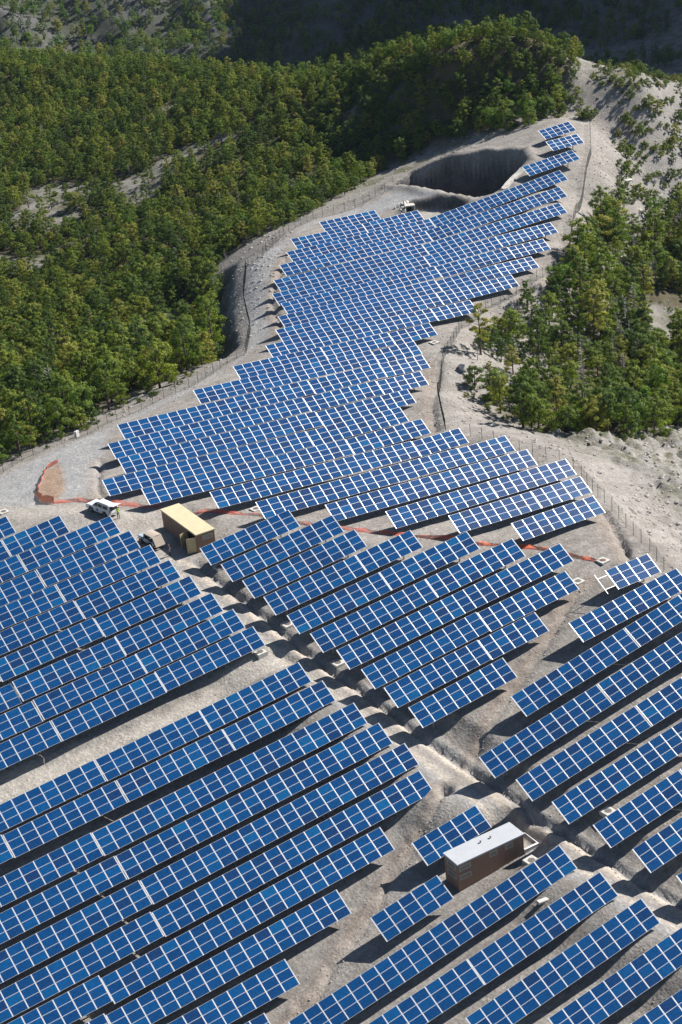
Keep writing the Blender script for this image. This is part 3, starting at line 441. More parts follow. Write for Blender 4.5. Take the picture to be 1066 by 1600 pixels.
# ------------------------------------------------------------------ materials
def ground_material():
    m, nt, b, out = new_mat('ground_soil')
    tc = N(nt, 'ShaderNodeTexCoord'); P = tc.outputs['Object']
    a1 = N(nt, 'ShaderNodeAttribute', attribute_name='mask_a')
    a2 = N(nt, 'ShaderNodeAttribute', attribute_name='mask_b')
    s1 = N(nt, 'ShaderNodeSeparateColor'); L(nt, a1.outputs['Color'], s1.inputs[0])
    s2 = N(nt, 'ShaderNodeSeparateColor'); L(nt, a2.outputs['Color'], s2.inputs[0])
    gravel, sand, orange = s1.outputs
    rut, wild_, far_ = s2.outputs
    big = ramp(nt, noise(nt, P, 0.045, 4, 0.6), [(0.35, 0.0), (0.65, 1.0)])
    mid = ramp(nt, noise(nt, P, 0.42, 5, 0.65), [(0.3, 0.0), (0.7, 1.0)])
    fine = noise(nt, P, 3.2, 6, 0.7)
    vor = N(nt, 'ShaderNodeTexVoronoi', Scale=3.4); L(nt, P, vor.inputs['Vector'])
    vor2 = N(nt, 'ShaderNodeTexVoronoi', Scale=1.3); L(nt, P, vor2.inputs['Vector'])
    peb = N(nt, 'ShaderNodeSeparateColor'); L(nt, vor.outputs['Color'], peb.inputs[0])
    soil = mix(nt, big, (0.238, 0.222, 0.204), (0.296, 0.284, 0.268))
    soil = mix(nt, math_(nt, 'MULTIPLY', mid, 0.38), soil, (0.205, 0.160, 0.125))
    mp = N(nt, 'ShaderNodeMapping'); mp.inputs['Scale'].default_value = (0.05, 0.62, 0.3); L(nt, P, mp.inputs['Vector'])
    streak = ramp(nt, noise(nt, mp.outputs[0], 1.0, 5, 0.62), [(0.44, 0.0), (0.60, 1.0)])
    soil = mix(nt, math_(nt, 'MULTIPLY', streak, 0.55), soil, (0.345, 0.322, 0.292))
    pat = ramp(nt, noise(nt, P, 0.21, 5, 0.68), [(0.50, 0.0), (0.64, 1.0)])
    soil = mix(nt, math_(nt, 'MULTIPLY', pat, 0.6), soil, (0.190, 0.176, 0.162))
    grav = mix(nt, mid, (0.262, 0.262, 0.260), (0.345, 0.343, 0.338))
    col = mix(nt, gravel, soil, grav)
    col = mix(nt, sand, col, mix(nt, mid, (0.39, 0.36, 0.315), (0.47, 0.44, 0.39)))
    col = mix(nt, orange, col, mix(nt, mid, (0.255, 0.180, 0.130), (0.33, 0.25, 0.19)))
    rutf = math_(nt, 'MULTIPLY', rut, math_(nt, 'ADD', math_(nt, 'MULTIPLY', mid, 0.5), 0.45))
    col = mix(nt, rutf, col, (0.50, 0.44, 0.365))
    # natural slopes: dry scree with thin grass where it holds
    gr = ramp(nt, noise(nt, P, 0.16, 5, 0.7), [(0.42, 0.0), (0.62, 1.0)])
    scree = mix(nt, mid, (0.215, 0.202, 0.186), (0.290, 0.275, 0.256))
    grass = mix(nt, mid, (0.060, 0.075, 0.026), (0.135, 0.125, 0.058))
    geo = N(nt, 'ShaderNodeNewGeometry'); sn = N(nt, 'ShaderNodeSeparateXYZ'); L(nt, geo.outputs['Normal'], sn.inputs[0])
    flat = ramp(nt, sn.outputs[2], [(0.80, 0.0), (0.95, 1.0)])
    slope = mix(nt, math_(nt, 'MULTIPLY', math_(nt, 'MULTIPLY', gr, flat), 0.85), scree, grass)
    litter = mix(nt, mid, (0.050, 0.046, 0.026), (0.115, 0.098, 0.058))
    forest = N(nt, 'ShaderNodeSeparateColor')
    slope = mix(nt, a2.outputs['Alpha'], slope, litter)
    rockf = ramp(nt, noise(nt, P, 0.035, 6, 0.7), [(0.40, 0.0), (0.60, 1.0)])
    farc = mix(nt, rockf, (0.052, 0.062, 0.034), (0.115, 0.114, 0.115))
    slope = mix(nt, far_, slope, farc)
    col = mix(nt, wild_, col, slope)
    # shade painted dark into the hollow and basin walls, same tint on the bank
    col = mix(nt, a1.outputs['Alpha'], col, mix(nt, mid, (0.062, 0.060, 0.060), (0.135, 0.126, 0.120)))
    # stones: each pebble its own tone
    tone = ramp(nt, peb.outputs[0], [(0.0, 0.70), (0.75, 1.04), (1.0, 1.34)])
    col = mix(nt, 0.55, col, tone, 'MULTIPLY')
    tone2 = ramp(nt, fine, [(0.25, 0.72), (0.75, 1.25)])
    col = mix(nt, 0.65, col, tone2, 'MULTIPLY')
    L(nt, col, b.inputs['Base Color'])
    b.inputs['Roughness'].default_value = 0.95
    b.inputs['Specular IOR Level'].default_value = 0.15
    h = math_(nt, 'ADD', math_(nt, 'MULTIPLY', fine, 1.0), math_(nt, 'ADD', math_(nt, 'MULTIPLY', vor.outputs['Distance'], 0.5), math_(nt, 'MULTIPLY', vor2.outputs['Distance'], 0.35)))
    rough_ = ramp(nt, noise(nt, P, 0.3, 4, 0.6), [(0.36, 0.25), (0.66, 1.0)])
    bump(nt, b, math_(nt, 'MULTIPLY', h, rough_), 0.75, 0.14)
    return m
M_GROUND = ground_material()

def panel_material():
    m, nt, b, out = new_mat('solar_glass')
    uv = N(nt, 'ShaderNodeUVMap'); uv.uv_map = 'UVMap'
    sx = N(nt, 'ShaderNodeSeparateXYZ'); L(nt, uv.outputs[0], sx.inputs[0])
    oi = N(nt, 'ShaderNodeObjectInfo'); geo = N(nt, 'ShaderNodeNewGeometry')
    rnd = math_(nt, 'FRACT', math_(nt, 'ADD', math_(nt, 'MULTIPLY', oi.outputs['Random'], 7.31), math_(nt, 'MULTIPLY', geo.outputs['Random Per Island'], 5.17)))
    # base blue shifts a little from module to module
    base = N(nt, 'ShaderNodeValToRGB')
    els = base.color_ramp.elements
    for _ in range(3): els.new(0.5)
    for e, (p, c) in zip(els, ((0.0, (0.005, 0.034, 0.115)), (0.14, (0.001, 0.044, 0.152)), (0.75, (0.001, 0.056, 0.182)), (0.96, (0.001, 0.070, 0.212)), (1.0, (0.002, 0.092, 0.240)))):
        e.position = p; e.color = (*c, 1)
    L(nt, rnd, base.inputs[0])
    # crystal grain and cells
    wn_ = N(nt, 'ShaderNodeTexWhiteNoise', noise_dimensions='4D')
    sc = N(nt, 'ShaderNodeVectorMath', operation='SCALE'); sc.inputs['Scale'].default_value = 1 / 0.157; L(nt, uv.outputs[0], sc.inputs[0])
    fl = N(nt, 'ShaderNodeVectorMath', operation='FLOOR'); L(nt, sc.outputs[0], fl.inputs[0])
    L(nt, fl.outputs[0], wn_.inputs['Vector']); L(nt, math_(nt, 'MULTIPLY', rnd, 91.0), wn_.inputs['W'])
    cell = ramp(nt, wn_.outputs['Value'], [(0.0, 0.86), (1.0, 1.14)])
    col = mix(nt, 1.0, base.outputs[0], cell, 'MULTIPLY')
    def line(axis, period, width):
        f = math_(nt, 'FRACT', math_(nt, 'DIVIDE', axis, period))
        d = math_(nt, 'ABSOLUTE', math_(nt, 'SUBTRACT', f, 0.5))
        return math_(nt, 'GREATER_THAN', d, 0.5 - width / period / 2)
    lines = math_(nt, 'MAXIMUM', line(sx.outputs[0], 0.157, 0.006), line(sx.outputs[1], 0.157, 0.006))
    bus = line(sx.outputs[1], 0.0785, 0.004)
    col = mix(nt, math_(nt, 'MULTIPLY', lines, 0.10), col, (0.20, 0.27, 0.42))
    col = mix(nt, math_(nt, 'MULTIPLY', bus, 0.12), col, (0.30, 0.36, 0.46))
    tc = N(nt, 'ShaderNodeTexCoord')
    dust = ramp(nt, noise(nt, tc.outputs['Object'], 1.1, 4, 0.6), [(0.45, 0.0), (0.85, 0.012)])
    col = mix(nt, dust, col, (0.32, 0.30, 0.28))
    L(nt, col, b.inputs['Base Color'])
    b.inputs['Roughness'].default_value = 0.18
    b.inputs['Specular IOR Level'].default_value = 0.4
    b.inputs['Coat Weight'].default_value = 0.2
    b.inputs['Coat Roughness'].default_value = 0.06
    return m
M_GLASS = panel_material()
M_ALU = plain('anodised_aluminium', (0.70, 0.71, 0.72), 0.34, 0.35, 0.05, 2.0)
M_RAIL = plain('bright_mill_aluminium', (0.70, 0.71, 0.72), 0.36, 0.25, 0.05, 2.0)
M_GALV = plain('galvanised_steel', (0.30, 0.31, 0.32), 0.5, 0.6, 0.15, 4.0)
M_CONC = plain('pale_concrete', (0.52, 0.50, 0.46), 0.85, 0, 0.15, 3.0, 0.3)
M_IRON = plain('cast_iron_cover', (0.16, 0.15, 0.14), 0.7, 0.2, 0.2, 6.0)

def foliage(name, cols, trans=0.25, rough=0.6):
    m, nt, b, out = new_mat(name)
    oi = N(nt, 'ShaderNodeObjectInfo'); geo = N(nt, 'ShaderNodeNewGeometry')
    r1 = ramp(nt, oi.outputs['Random'], [(0.0, cols[0]), (0.45, cols[1]), (0.8, cols[2]), (1.0, cols[3])])
    k = ramp(nt, geo.outputs['Random Per Island'], [(0.0, 0.55), (0.5, 1.0), (1.0, 1.55)])
    col = mix(nt, 1.0, r1, k, 'MULTIPLY')
    L(nt, col, b.inputs['Base Color'])
    b.inputs['Roughness'].default_value = rough
    b.inputs['Specular IOR Level'].default_value = 0.25
    tr = N(nt, 'ShaderNodeBsdfTranslucent'); L(nt, mix(nt, 1.0, col, (1.0, 1.15, 0.55), 'MULTIPLY'), tr.inputs[0])
    mx = N(nt, 'ShaderNodeMixShader'); mx.inputs[0].default_value = trans
    L(nt, b.outputs[0], mx.inputs[1]); L(nt, tr.outputs[0], mx.inputs[2]); L(nt, mx.outputs[0], out.inputs[0])
    return m
M_PINE = foliage('pine_needles', ((0.070, 0.118, 0.022), (0.150, 0.212, 0.028), (0.240, 0.278, 0.034), (0.330, 0.300, 0.066)), 0.42)
M_LEAF = foliage('broad_leaves', ((0.100, 0.180, 0.024), (0.120, 0.210, 0.028), (0.150, 0.235, 0.034), (0.180, 0.240, 0.045)), 0.42)
M_SHRUB = foliage('shrub_leaves', ((0.085, 0.125, 0.026), (0.125, 0.160, 0.032), (0.165, 0.185, 0.042), (0.210, 0.195, 0.065)), 0.38)
M_BARK = plain('pine_bark', (0.105, 0.078, 0.060), 0.9, 0, 0.35, 6.0, 0.5)
M_DEAD = plain('weathered_dead_wood', (0.36, 0.335, 0.32), 0.9, 0, 0.25, 5.0, 0.3)
M_STONE = plain('limestone', (0.36, 0.335, 0.30), 0.9, 0, 0.25, 1.5, 0.5)
M_WSTONE = plain('pale_limestone', (0.58, 0.55, 0.50), 0.9, 0, 0.15, 1.5, 0.5)

# ------------------------------------------------------------------ ground: one sheet, fine where the camera is near
def axis(segs):
    out = [segs[0][0]]
    for a, b, st0, st1 in segs:
        v = a; n = 0
        while v < b - 1e-6:
            t = (v - a) / (b - a)
            v = min(b, v + st0 + (st1 - st0) * t); out.append(v)
    return np.array(out)
gx = axis([(-1400, -250, 90, 12), (-250, -95, 10, 0.8), (-95, 0, 0.36, 0.40), (0, 115, 0.55, 0.75), (115, 300, 1.2, 3.6), (300, 800, 5, 14), (800, 1900, 20, 110)])
gy = axis([(-800, -150, 90, 10), (-150, -104, 6, 0.5), (-104, 0, 0.36, 0.42), (0, 152, 0.55, 0.75), (152, 330, 1.2, 3.6), (330, 900, 5, 8), (900, 2200, 12, 110)])
GXX, GYY = np.meshgrid(gx, gy)
GP = np.c_[GXX.ravel(), GYY.ravel()]
GZ, GI = ground(GP, True)
nx, ny = len(gx), len(gy)
ii = (np.arange(ny - 1)[:, None] * nx + np.arange(nx - 1)[None]).ravel()
F = np.c_[ii, ii + 1, ii + nx + 1, ii + nx]
gme = np_mesh('ground', np.c_[GP, GZ], F, [M_GROUND], smooth=True)
soft = lambda s, a=-0.6, b=0.6: sstep(a, b, s + 0.7 * fbm(GP[:, 0], GP[:, 1], 2.5, 3))
A = np.zeros((len(GP), 4), np.float32); B = np.zeros((len(GP), 4), np.float32)
g_road = soft(sdist(GP, P_ROADL), -1.2, 1.2)
A[:, 0] = np.maximum(g_road, 0.75 * GI['rd'])
A[:, 1] = np.maximum.reduce([soft(GI['strip']) * 0.85, soft(sdist(GP, P_BASIN)), soft(sdist(GP, P_YARD), -1, 1.5) * 0.5])
A[:, 2] = np.maximum(soft(sdist(GP, P_ORANGE)), 0.35 * GI['spoil'])
A[:, 3] = GI['shade_tint']
B[:, 0] = GI['rut']
B[:, 1] = sstep(0.05, 0.75, GI['w'] + 0.35 * fbm(GP[:, 0], GP[:, 1], 5, 3))
B[:, 2] = GI['far']
FD_L = sdist_far(GP, P_FORESTL); FD_R = sdist_far(GP, P_FORESTR)
patch = np.full(len(GP), -99.0)
for pp in PATCHES: patch = np.maximum(patch, sdist(GP, pp))
bare_n = fbm(GP[:, 0], GP[:, 1], 22, 4)
fm = np.maximum(sstep(-1, 5, FD_L), sstep(-1, 4, FD_R)) * (1 - soft(patch, -1, 3)) * (1 - 0.85 * sstep(0.32, 0.48, bare_n))
B[:, 3] = fm
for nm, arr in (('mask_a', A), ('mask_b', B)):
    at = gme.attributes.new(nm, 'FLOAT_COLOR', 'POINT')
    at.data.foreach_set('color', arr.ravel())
ground_ob = link('ground', gme)
tag(ground_ob, kind='structure')

# ------------------------------------------------------------------ solar tables
PITCH, SLOPE_W = 1.70, 3.02
MODW, MODH, MODT = 1.615, 0.985, 0.045

def module_geom(mb_v, mb_f, mb_m, uvs, Mx):
    """one framed module: 12 faces, glass a touch below the frame"""
    w, h, t, fr = MODW / 2, MODH / 2, MODT, 0.022
    vs = [(-w, -h, -t), (w, -h, -t), (w, h, -t), (-w, h, -t), (-w, -h, 0), (w, -h, 0), (w, h, 0), (-w, h, 0),
          (-w + fr, -h + fr, -0.004), (w - fr, -h + fr, -0.004), (w - fr, h - fr, -0.004), (-w + fr, h - fr, -0.004)]
    fs = [(3, 2, 1, 0), (0, 1, 5, 4), (1, 2, 6, 5), (2, 3, 7, 6), (3, 0, 4, 7), (4, 5, 9, 8), (5, 6, 10, 9), (6, 7, 11, 10), (7, 4, 8, 11), (8, 9, 10, 11)]
    b = len(mb_v)
    for v in vs: mb_v.append(tuple(Mx @ Vector(v)))
    for f in fs:
        mb_f.append(tuple(i + b for i in f)); mb_m.append(1 if f == fs[-1] else 0)
        for i in f: uvs.append((vs[i][0] + w - fr, vs[i][1] + h - fr))
def module_mesh(name, mats_at):
    v, f, m, uv = [], [], [], []
    for Mx in mats_at: module_geom(v, f, m, uv, Mx)
    me = bpy.data.meshes.new(name); me.from_pydata(v, [], f)
    me.materials.append(M_ALU); me.materials.append(M_GLASS)
    me.polygons.foreach_set('material_index', m)
    ul = me.uv_layers.new(name='UVMap'); ul.data.foreach_set('uv', [c for p in uv for c in p])
    me.update(); return me
MOD_ME = module_mesh('solar_module', [Matrix.Identity(4)])

_sup = {}
def support_mesh(ts, drop):
    key = (round(ts, 2), round(drop * 2) / 2)
    if key in _sup: return _sup[key]
    mb = MB(); d = key[1] + 0.5
    zc = -0.16
    mb.box((0, 0, zc - d / 2), (0.12, 0.16, d))
    c, s = math.cos(ts), math.sin(ts)
    Mr = Matrix.Rotation(ts, 3, 'X')
    mb.box((0, 0, zc), (0.09, 2.75, 0.11), M=Mr)
    mb.tube([(0.0, -0.02, -1.25), (0.0, -0.85 * c, -0.85 * s - 0.18)], 0.035, 4)
    mb.tube([(0.0, 0.02, -1.25), (0.0, 0.75 * c, 0.75 * s - 0.2)], 0.035, 4)
    _sup[key] = mb.mesh('support', M_GALV)
    return _sup[key]

NUM = ['', 'one', 'two', 'three', 'four', 'five', 'six', 'seven', 'eight', 'nine', 'ten', 'eleven', 'twelve', 'thirteen', 'fourteen', 'fifteen', 'sixteen', 'seventeen', 'eighteen', 'nineteen', 'twenty']
ORD = ['', 'first', 'second', 'third', 'fourth', 'fifth', 'sixth', 'seventh', 'eighth', 'ninth', 'tenth', 'eleventh', 'twelfth', 'thirteenth', 'fourteenth', 'fifteenth', 'sixteenth', 'seventeenth', 'eighteenth', 'nineteenth', 'twentieth', 'twenty first', 'twenty second', 'twenty third']
PLACE = {'a': 'right end', 'b': 'second from the right', 'c': 'third from the right', 'd': 'fourth from the right'}
def table_label(nm, n):
    import re
    b, r, s = re.match(r'([A-Z])(\d+)([a-z]*)', nm).groups(); r = int(r)
    c = NUM[n].replace('teen', 'teen') + ' column table'
    if nm == 'D1': return 'short blue table with its left column missing, bare white frame showing'
    if nm == 'F1': return 'short five column blue table half hidden behind the brown hut'
    if nm == 'E1': return 'short five column blue table shaded at one corner by the brown hut'
    if b == 'A': return f'{c}, {PLACE[s or "a"]} of {ORD[11 - r]} row above the sandy strip'
    if b == 'B': return f'{c}, {PLACE[s or "a"]} of {ORD[r]} row below the sandy strip'
    if b == 'C':
        w = {'': 'whole', 'l': 'left part', 'r': 'right part'}[s]
        return f'{c}, {w} of {ORD[r]} row counted from the yellow cabin'
    if b == 'D':
        w = {'': 'near end', 'l': 'near end', 'r': 'far end'}[s]
        return f'{c}, {w} of {ORD[r]} row right of the dug trench'
    if b == 'E':
        w = {'': 'whole', 'l': 'left part', 'r': 'right part'}[s]
        return f'{c}, {w} of {ORD[r - 1]} row in front of the brown hut'
    if b == 'M':
        w = {'': 'whole', 'l': 'left part', 'm': 'middle part', 'r': 'right part'}[s]
        return f'{c}, {w} of {ORD[r]} plateau row beyond the orange netting'
    return {1: 'small five column blue table farthest up, beside two dark bushes', 2: 'small five column blue table, second from the far end',
            3: 'eight column blue table above the pale slope drain, third from the far end'}[r]
GROUPS = {'A': 'solar tables above the sandy strip', 'B': 'solar tables below the sandy strip', 'C': 'solar tables right of the gravel track',
          'D': 'solar tables on the right beyond the trench', 'E': 'solar tables around the brown hut', 'F': 'solar tables around the brown hut',
          'M': 'solar tables on the plateau', 'T': 'solar tables at the far end'}
pstats = []
for nm, n, tx, ty, tz, e, PITCH in TABLES:
    TLw = Vector((tx, ty, tz))
    r = Vector((math.cos(e), 0, math.sin(e)))
    s0 = Vector((0, -math.cos(TILT), -math.sin(TILT)))
    s = (s0 - r * r.dot(s0)).normalized()
    c = TLw + r * (n * PITCH / 2) + s * (SLOPE_W / 2)
    g0 = gz(c.x, c.y)
    root = empty('solar_table', (c.x, c.y, g0), (0, -e, 0))
    tag(root, table_label(nm, n), 'solar table', GROUPS[nm[0]])
    Ri = Matrix.Rotation(-e, 3, 'Y').inverted()
    TL = Ri @ (TLw - root.location); sl = Ri @ s
    ts = math.atan2(-sl.z, -sl.y)
    far = (nm[0] == 'T') or (nm[0] == 'M' and int(''.join(ch for ch in nm if ch.isdigit())) >= 13)
    mats_at = []
    for i in range(n):
        for j in range(3):
            p = TL + Vector(((i + 0.5) * PITCH, 0, 0)) + sl * ((j + 0.5) * SLOPE_W / 3)
            jit = Matrix.Rotation(random.gauss(0, 0.0025), 4, 'Y') @ Matrix.Rotation(ts + random.gauss(0, 0.002), 4, 'X')
            mats_at.append(Matrix.Translation(p) @ jit)
    if far:
        o = link('solar_module', module_mesh('solar_modules', mats_at), root); o['kind'] = 'stuff'
    else:
        for Mx in mats_at:
            o = bpy.data.objects.new('solar_module', MOD_ME); o.parent = root
            o.matrix_basis = Mx
            COL.objects.link(o)
    rb = MB(); Mr = Matrix.Rotation(ts, 3, 'X')
    first = -1 if nm == 'D1' else 0
    for i in range(first, n + 1):
        x = i * PITCH
        if i == first: x -= 0.0125
        if i == n: x += 0.0125
        q = TL + Vector((x, 0, 0)) + sl * (SLOPE_W / 2)
        q = q - (Mr @ Vector((0, 0, 0.022)))
        rb.box(q, (0.105 if first < i < n else 0.095, SLOPE_W + 0.02, 0.03), M=Mr)
    o = rb.build('mounting_rail', M_RAIL, root); o['kind'] = 'stuff'
    for fr in (0.22, 0.78):
        pb = MB(); q = TL + Vector(((n + first) * PITCH / 2, 0, 0)) + sl * (SLOPE_W * fr) - (Mr @ Vector((0, 0, 0.10)))
        pb.box(q, ((n - first) * PITCH - 0.1, 0.07, 0.08), M=Mr)
        pb.build('purlin', M_RAIL if nm == 'D1' else M_GALV, root)
    k = max(2, round(n * PITCH / 4.6))
    for i in range(k):
        x = TL.x + (i + 0.5) * n * PITCH / k
        p = Vector((x, 0, TL.z)) + Vector((0, TL.y, 0)) + sl * (SLOPE_W / 2)
        wpt = root.location + (Matrix.Rotation(-e, 3, 'Y') @ p)
        drop = wpt.z - gz(wpt.x, wpt.y)
        pstats.append(drop)
        link('support', support_mesh(ts, drop), root, p, (0, e, 0))
print('support height', min(pstats), sum(pstats) / len(pstats), max(pstats))

# ------------------------------------------------------------------ trees
def leaf_cloud(centers, radii, per, size, up=0.35, seed=0, flat=1.0):
    """many small leaf faces gathered in clumps: arrays of verts and triangles/quads"""
    g = np.random.default_rng(seed)
    C = np.repeat(np.asarray(centers), per, 0); Rr = np.repeat(np.asarray(radii), per)
    n = len(C)
    d = g.normal(size=(n, 3)); d /= np.linalg.norm(d, axis=1)[:, None]
    rad = Rr * g.random(n) ** 0.45
    off = d * rad[:, None]; off[:, 2] *= flat
    P = C + off
    ax = P - np.array([0, 0, P[:, 2].min() + 0.45 * (P[:, 2].max() - P[:, 2].min())]); ax /= np.linalg.norm(ax, axis=1)[:, None] + 1e-6
    nd = d * 0.7 + ax * 0.75 + np.array([0, 0, up * .6]) + g.normal(size=(n, 3)) * 0.38
    nd /= np.linalg.norm(nd, axis=1)[:, None]
    t = np.cross(nd, g.normal(size=(n, 3))); t /= np.linalg.norm(t, axis=1)[:, None]
    b = np.cross(nd, t)
    s = size * (0.6 + 0.8 * g.random(n))[:, None]
    a1, a2 = t * s, b * s * 0.55
    V = np.stack([P - a1, P - a2 * 0.8, P + a1, P + a2], 1).reshape(-1, 3)
    F = np.arange(4 * n).reshape(n, 4)
    return V, F

def trunk_mesh(name, H, r0, limbs, mat, lean=0.0, n=7, seed=0):
    g = random.Random(seed); mb = MB()
    pts = []; k = 6
    lx, ly = g.uniform(-1, 1) * lean, g.uniform(-1, 1) * lean
    for i in range(k + 1):
        t = i / k
        pts.append((lx * t * H + g.uniform(-.05, .05) * (0 < i), ly * t * H + g.uniform(-.05, .05) * (0 < i), H * t - 0.4 * (i == 0)))
    mb.tube(pts, [r0 * (1 - 0.88 * i / k) for i in range(k + 1)], n)
    for (p, q, r) in limbs:
        m_ = (Vector(p) + Vector(q)) / 2 + Vector((0, 0, 0.12))
        mb.tube([p, m_, q], [r, r * 0.7, r * 0.3], 4)
    return mb.mesh(name, mat, True)

def make_pine(seed, H, spread, bare, dens):
    g = random.Random(seed)
    cs, rs, limbs = [], [], []
    nb = int(20 * dens)
    for i in range(nb):
        t = bare + (1 - bare) * (i + g.random()) / nb
        z = H * t
        prof = math.sin(math.pi * min(1, (0.18 + 0.82 * (t - bare) / (1 - bare)) ** 0.75)) ** 0.7
        ln = spread * (0.35 + 0.75 * prof) * g.uniform(0.65, 1.1)
        a = g.uniform(0, 2 * math.pi) if g.random() < .3 else i * 2.4 + g.uniform(-.5, .5)
        rise = g.uniform(-0.05, 0.35) * ln
        q = (ln * math.cos(a), ln * math.sin(a), z + rise)
        limbs.append(((0, 0, z - 0.1), (q[0] * .9, q[1] * .9, q[2] - 0.1), 0.045))
        for f in ((0.55, 0.8, 1.0) if ln > spread * .6 else (0.7, 1.0)):
            cs.append((q[0] * f + g.uniform(-.2, .2), q[1] * f + g.uniform(-.2, .2), z + rise * f + g.uniform(-.1, .2)))
            rs.append(g.uniform(0.34, 0.62) * spread / 2.2)
    cs.append((0, 0, H)); rs.append(0.35); cs.append((0, 0, H * .96)); rs.append(0.45)
    V, F = leaf_cloud(cs, rs, 60, 0.13, 0.4, seed, 0.75)
    cr = np_mesh('pine_crown', V, F, [M_PINE])
    tr = trunk_mesh('pine_trunk', H * .97, 0.14 + H * .008, limbs, M_BARK, 0.01, 7, seed)
    return cr, tr
def make_broad(seed, H, spread):
    g = random.Random(seed)
    cs, rs, limbs = [], [], []
    for i in range(26):
        a = g.uniform(0, 2 * math.pi); u = g.random() ** .6
        z = H * g.uniform(0.35, 1.0); k = math.sin(math.pi * min(1, 0.15 + 0.8 * (1 - abs(z / H - .6) / .62))) ** .5
        rr = spread * u * k
        c = (rr * math.cos(a), rr * math.sin(a), z)
        cs.append(c); rs.append(g.uniform(.5, .95) * spread / 2.4)
        if i % 2 == 0: limbs.append(((0, 0, H * .3 + .3 * (z - H * .3) * .6), c, 0.05))
    V, F = leaf_cloud(cs, rs, 110, 0.15, 0.45, seed, 0.8)
    cr = np_mesh('leafy_crown', V, F, [M_LEAF])
    tr = trunk_mesh('leafy_trunk', H * .75, 0.16, limbs, M_BARK, 0.02, 7, seed)
    return cr, tr
def make_dead(seed, H):
    g = random.Random(seed); limbs = []
    for i in range(26):
        z = H * g.uniform(.28, .98); ln = (1.15 - z / H) * g.uniform(.9, 2.2) + .25
        a = g.uniform(0, 2 * math.pi)
        limbs.append(((0, 0, z), (ln * math.cos(a), ln * math.sin(a), z + g.uniform(-.3, .55)), 0.05))
    return trunk_mesh('dead_tree', H, 0.17, limbs, M_DEAD, 0.06, 6, seed)
def make_shrub(seed, H, spread):
    g = random.Random(seed); cs, rs = [], []
    for i in range(12):
        a = g.uniform(0, 2 * math.pi); rr = spread * g.random() ** .6
        cs.append((rr * math.cos(a), rr * math.sin(a), H * g.uniform(.2, .85) * (1 - .4 * rr / spread))); rs.append(g.uniform(.3, .6) * spread / 1.3)
    V, F = leaf_cloud(cs, rs, 70, 0.12, 0.4, seed, 0.8)
    return np_mesh('shrub', V, F, [M_SHRUB])

PINES = [make_pine(1, 6.6, 2.4, .10, 1.25), make_pine(2, 7.6, 2.2, .15, 1.25), make_pine(3, 5.4, 2.6, .06, 1.2), make_pine(4, 8.4, 2.0, .30, 1.1), make_pine(5, 4.4, 2.1, .03, 1.1)]
BROADS = [make_broad(11, 6.5, 2.6), make_broad(12, 8.0, 2.5), make_broad(13, 5.0, 2.3)]
DEADS = [make_dead(21, 6.5), make_dead(22, 5.0), make_dead(23, 7.5)]
SHRUBS = [make_shrub(31, 1.8, 1.3), make_shrub(32, 1.3, 1.1), make_shrub(33, 2.6, 1.6)]

def jgrid(x0, x1, y0, y1, s):
    X, Y = np.meshgrid(np.arange(x0, x1, s), np.arange(y0, y1, s))
    P = np.c_[X.ravel(), Y.ravel()]
    return P + rng.uniform(-.46, .46, P.shape) * s
def bbox(poly): a = np.asarray(poly); return a[:, 0].min(), a[:, 0].max(), a[:, 1].min(), a[:, 1].max()
def facing(P, z, margin=1.04):
    d = np.c_[P, z] - CAMPOS
    q = d @ np.array(CAMR).T
    u = CAMF * q[:, 0] / q[:, 2]; v = -CAMF * q[:, 1] / q[:, 2]
    return (q[:, 2] > 0) & (abs(u) < 533 * margin) & (abs(v) < 800 * margin), np.linalg.norm(d, axis=1)
def patch_d(P):
    r = np.full(len(P), -99.0)
    for pp in PATCHES: r = np.maximum(r, sdist(P, pp))
    return r
pts = []   # x, y, kind
# left hillside forest and right valley forest
for poly, sp, ylo, yhi in ((P_FORESTL, 2.9, -999, 95), (P_FORESTL, 2.25, 95, 999), (P_FORESTR, 2.9, -999, 999)):
    x0, x1, y0, y1 = bbox(poly)
    P = jgrid(x0, x1, max(y0, ylo), min(y1, yhi), sp)
    s = sdist_far(P, poly); pd = patch_d(P)
    bare = fbm(P[:, 0], P[:, 1], 22, 4)
    keep = (s > 0.3) & (pd < 2.0 + rng.normal(size=len(P)) * 1.6) & (bare < np.where(P[:, 0] > 80, .60, .40) * (1.0 if poly is P_FORESTL else .55) + rng.normal(size=len(P)) * .06) & (rng.random(len(P)) < (.93 if poly is P_FORESTL else .86))
    bd, bs, _ = pdist(P, BANK)
    keep &= ~((bd < 11) & (bs > 0))
    P = P[keep]
    lf = fbm(P[:, 0] + 300, P[:, 1], 40, 3)
    for p, l in zip(P, lf):
        u = rng.random()
        k = 'broad' if u < (0.12 if l > 0.18 else 0.015) else 'pine'
        if poly is P_FORESTR and u > 0.955: k = 'dead'
        if poly is P_FORESTL and u > 0.992: k = 'dead'
        pts.append((p[0], p[1], k))
# open stony slopes on the right and round the hollow
x0, x1, y0, y1 = bbox(P_SHRUBR)
P = jgrid(x0, x1, y0, y1, 2.8)
s = sdist_far(P, P_SHRUBR); n1 = fbm(P[:, 0], P[:, 1], 12, 3)
td = sdist(P, P_KNOLLTRACK)
P = P[(s > -1) & (n1 > -0.42) & (td < 0) & (rng.random(len(P)) < .78)]
for p in P: pts.append((p[0], p[1], 'shrub' if rng.random() < .62 else 'pine5'))
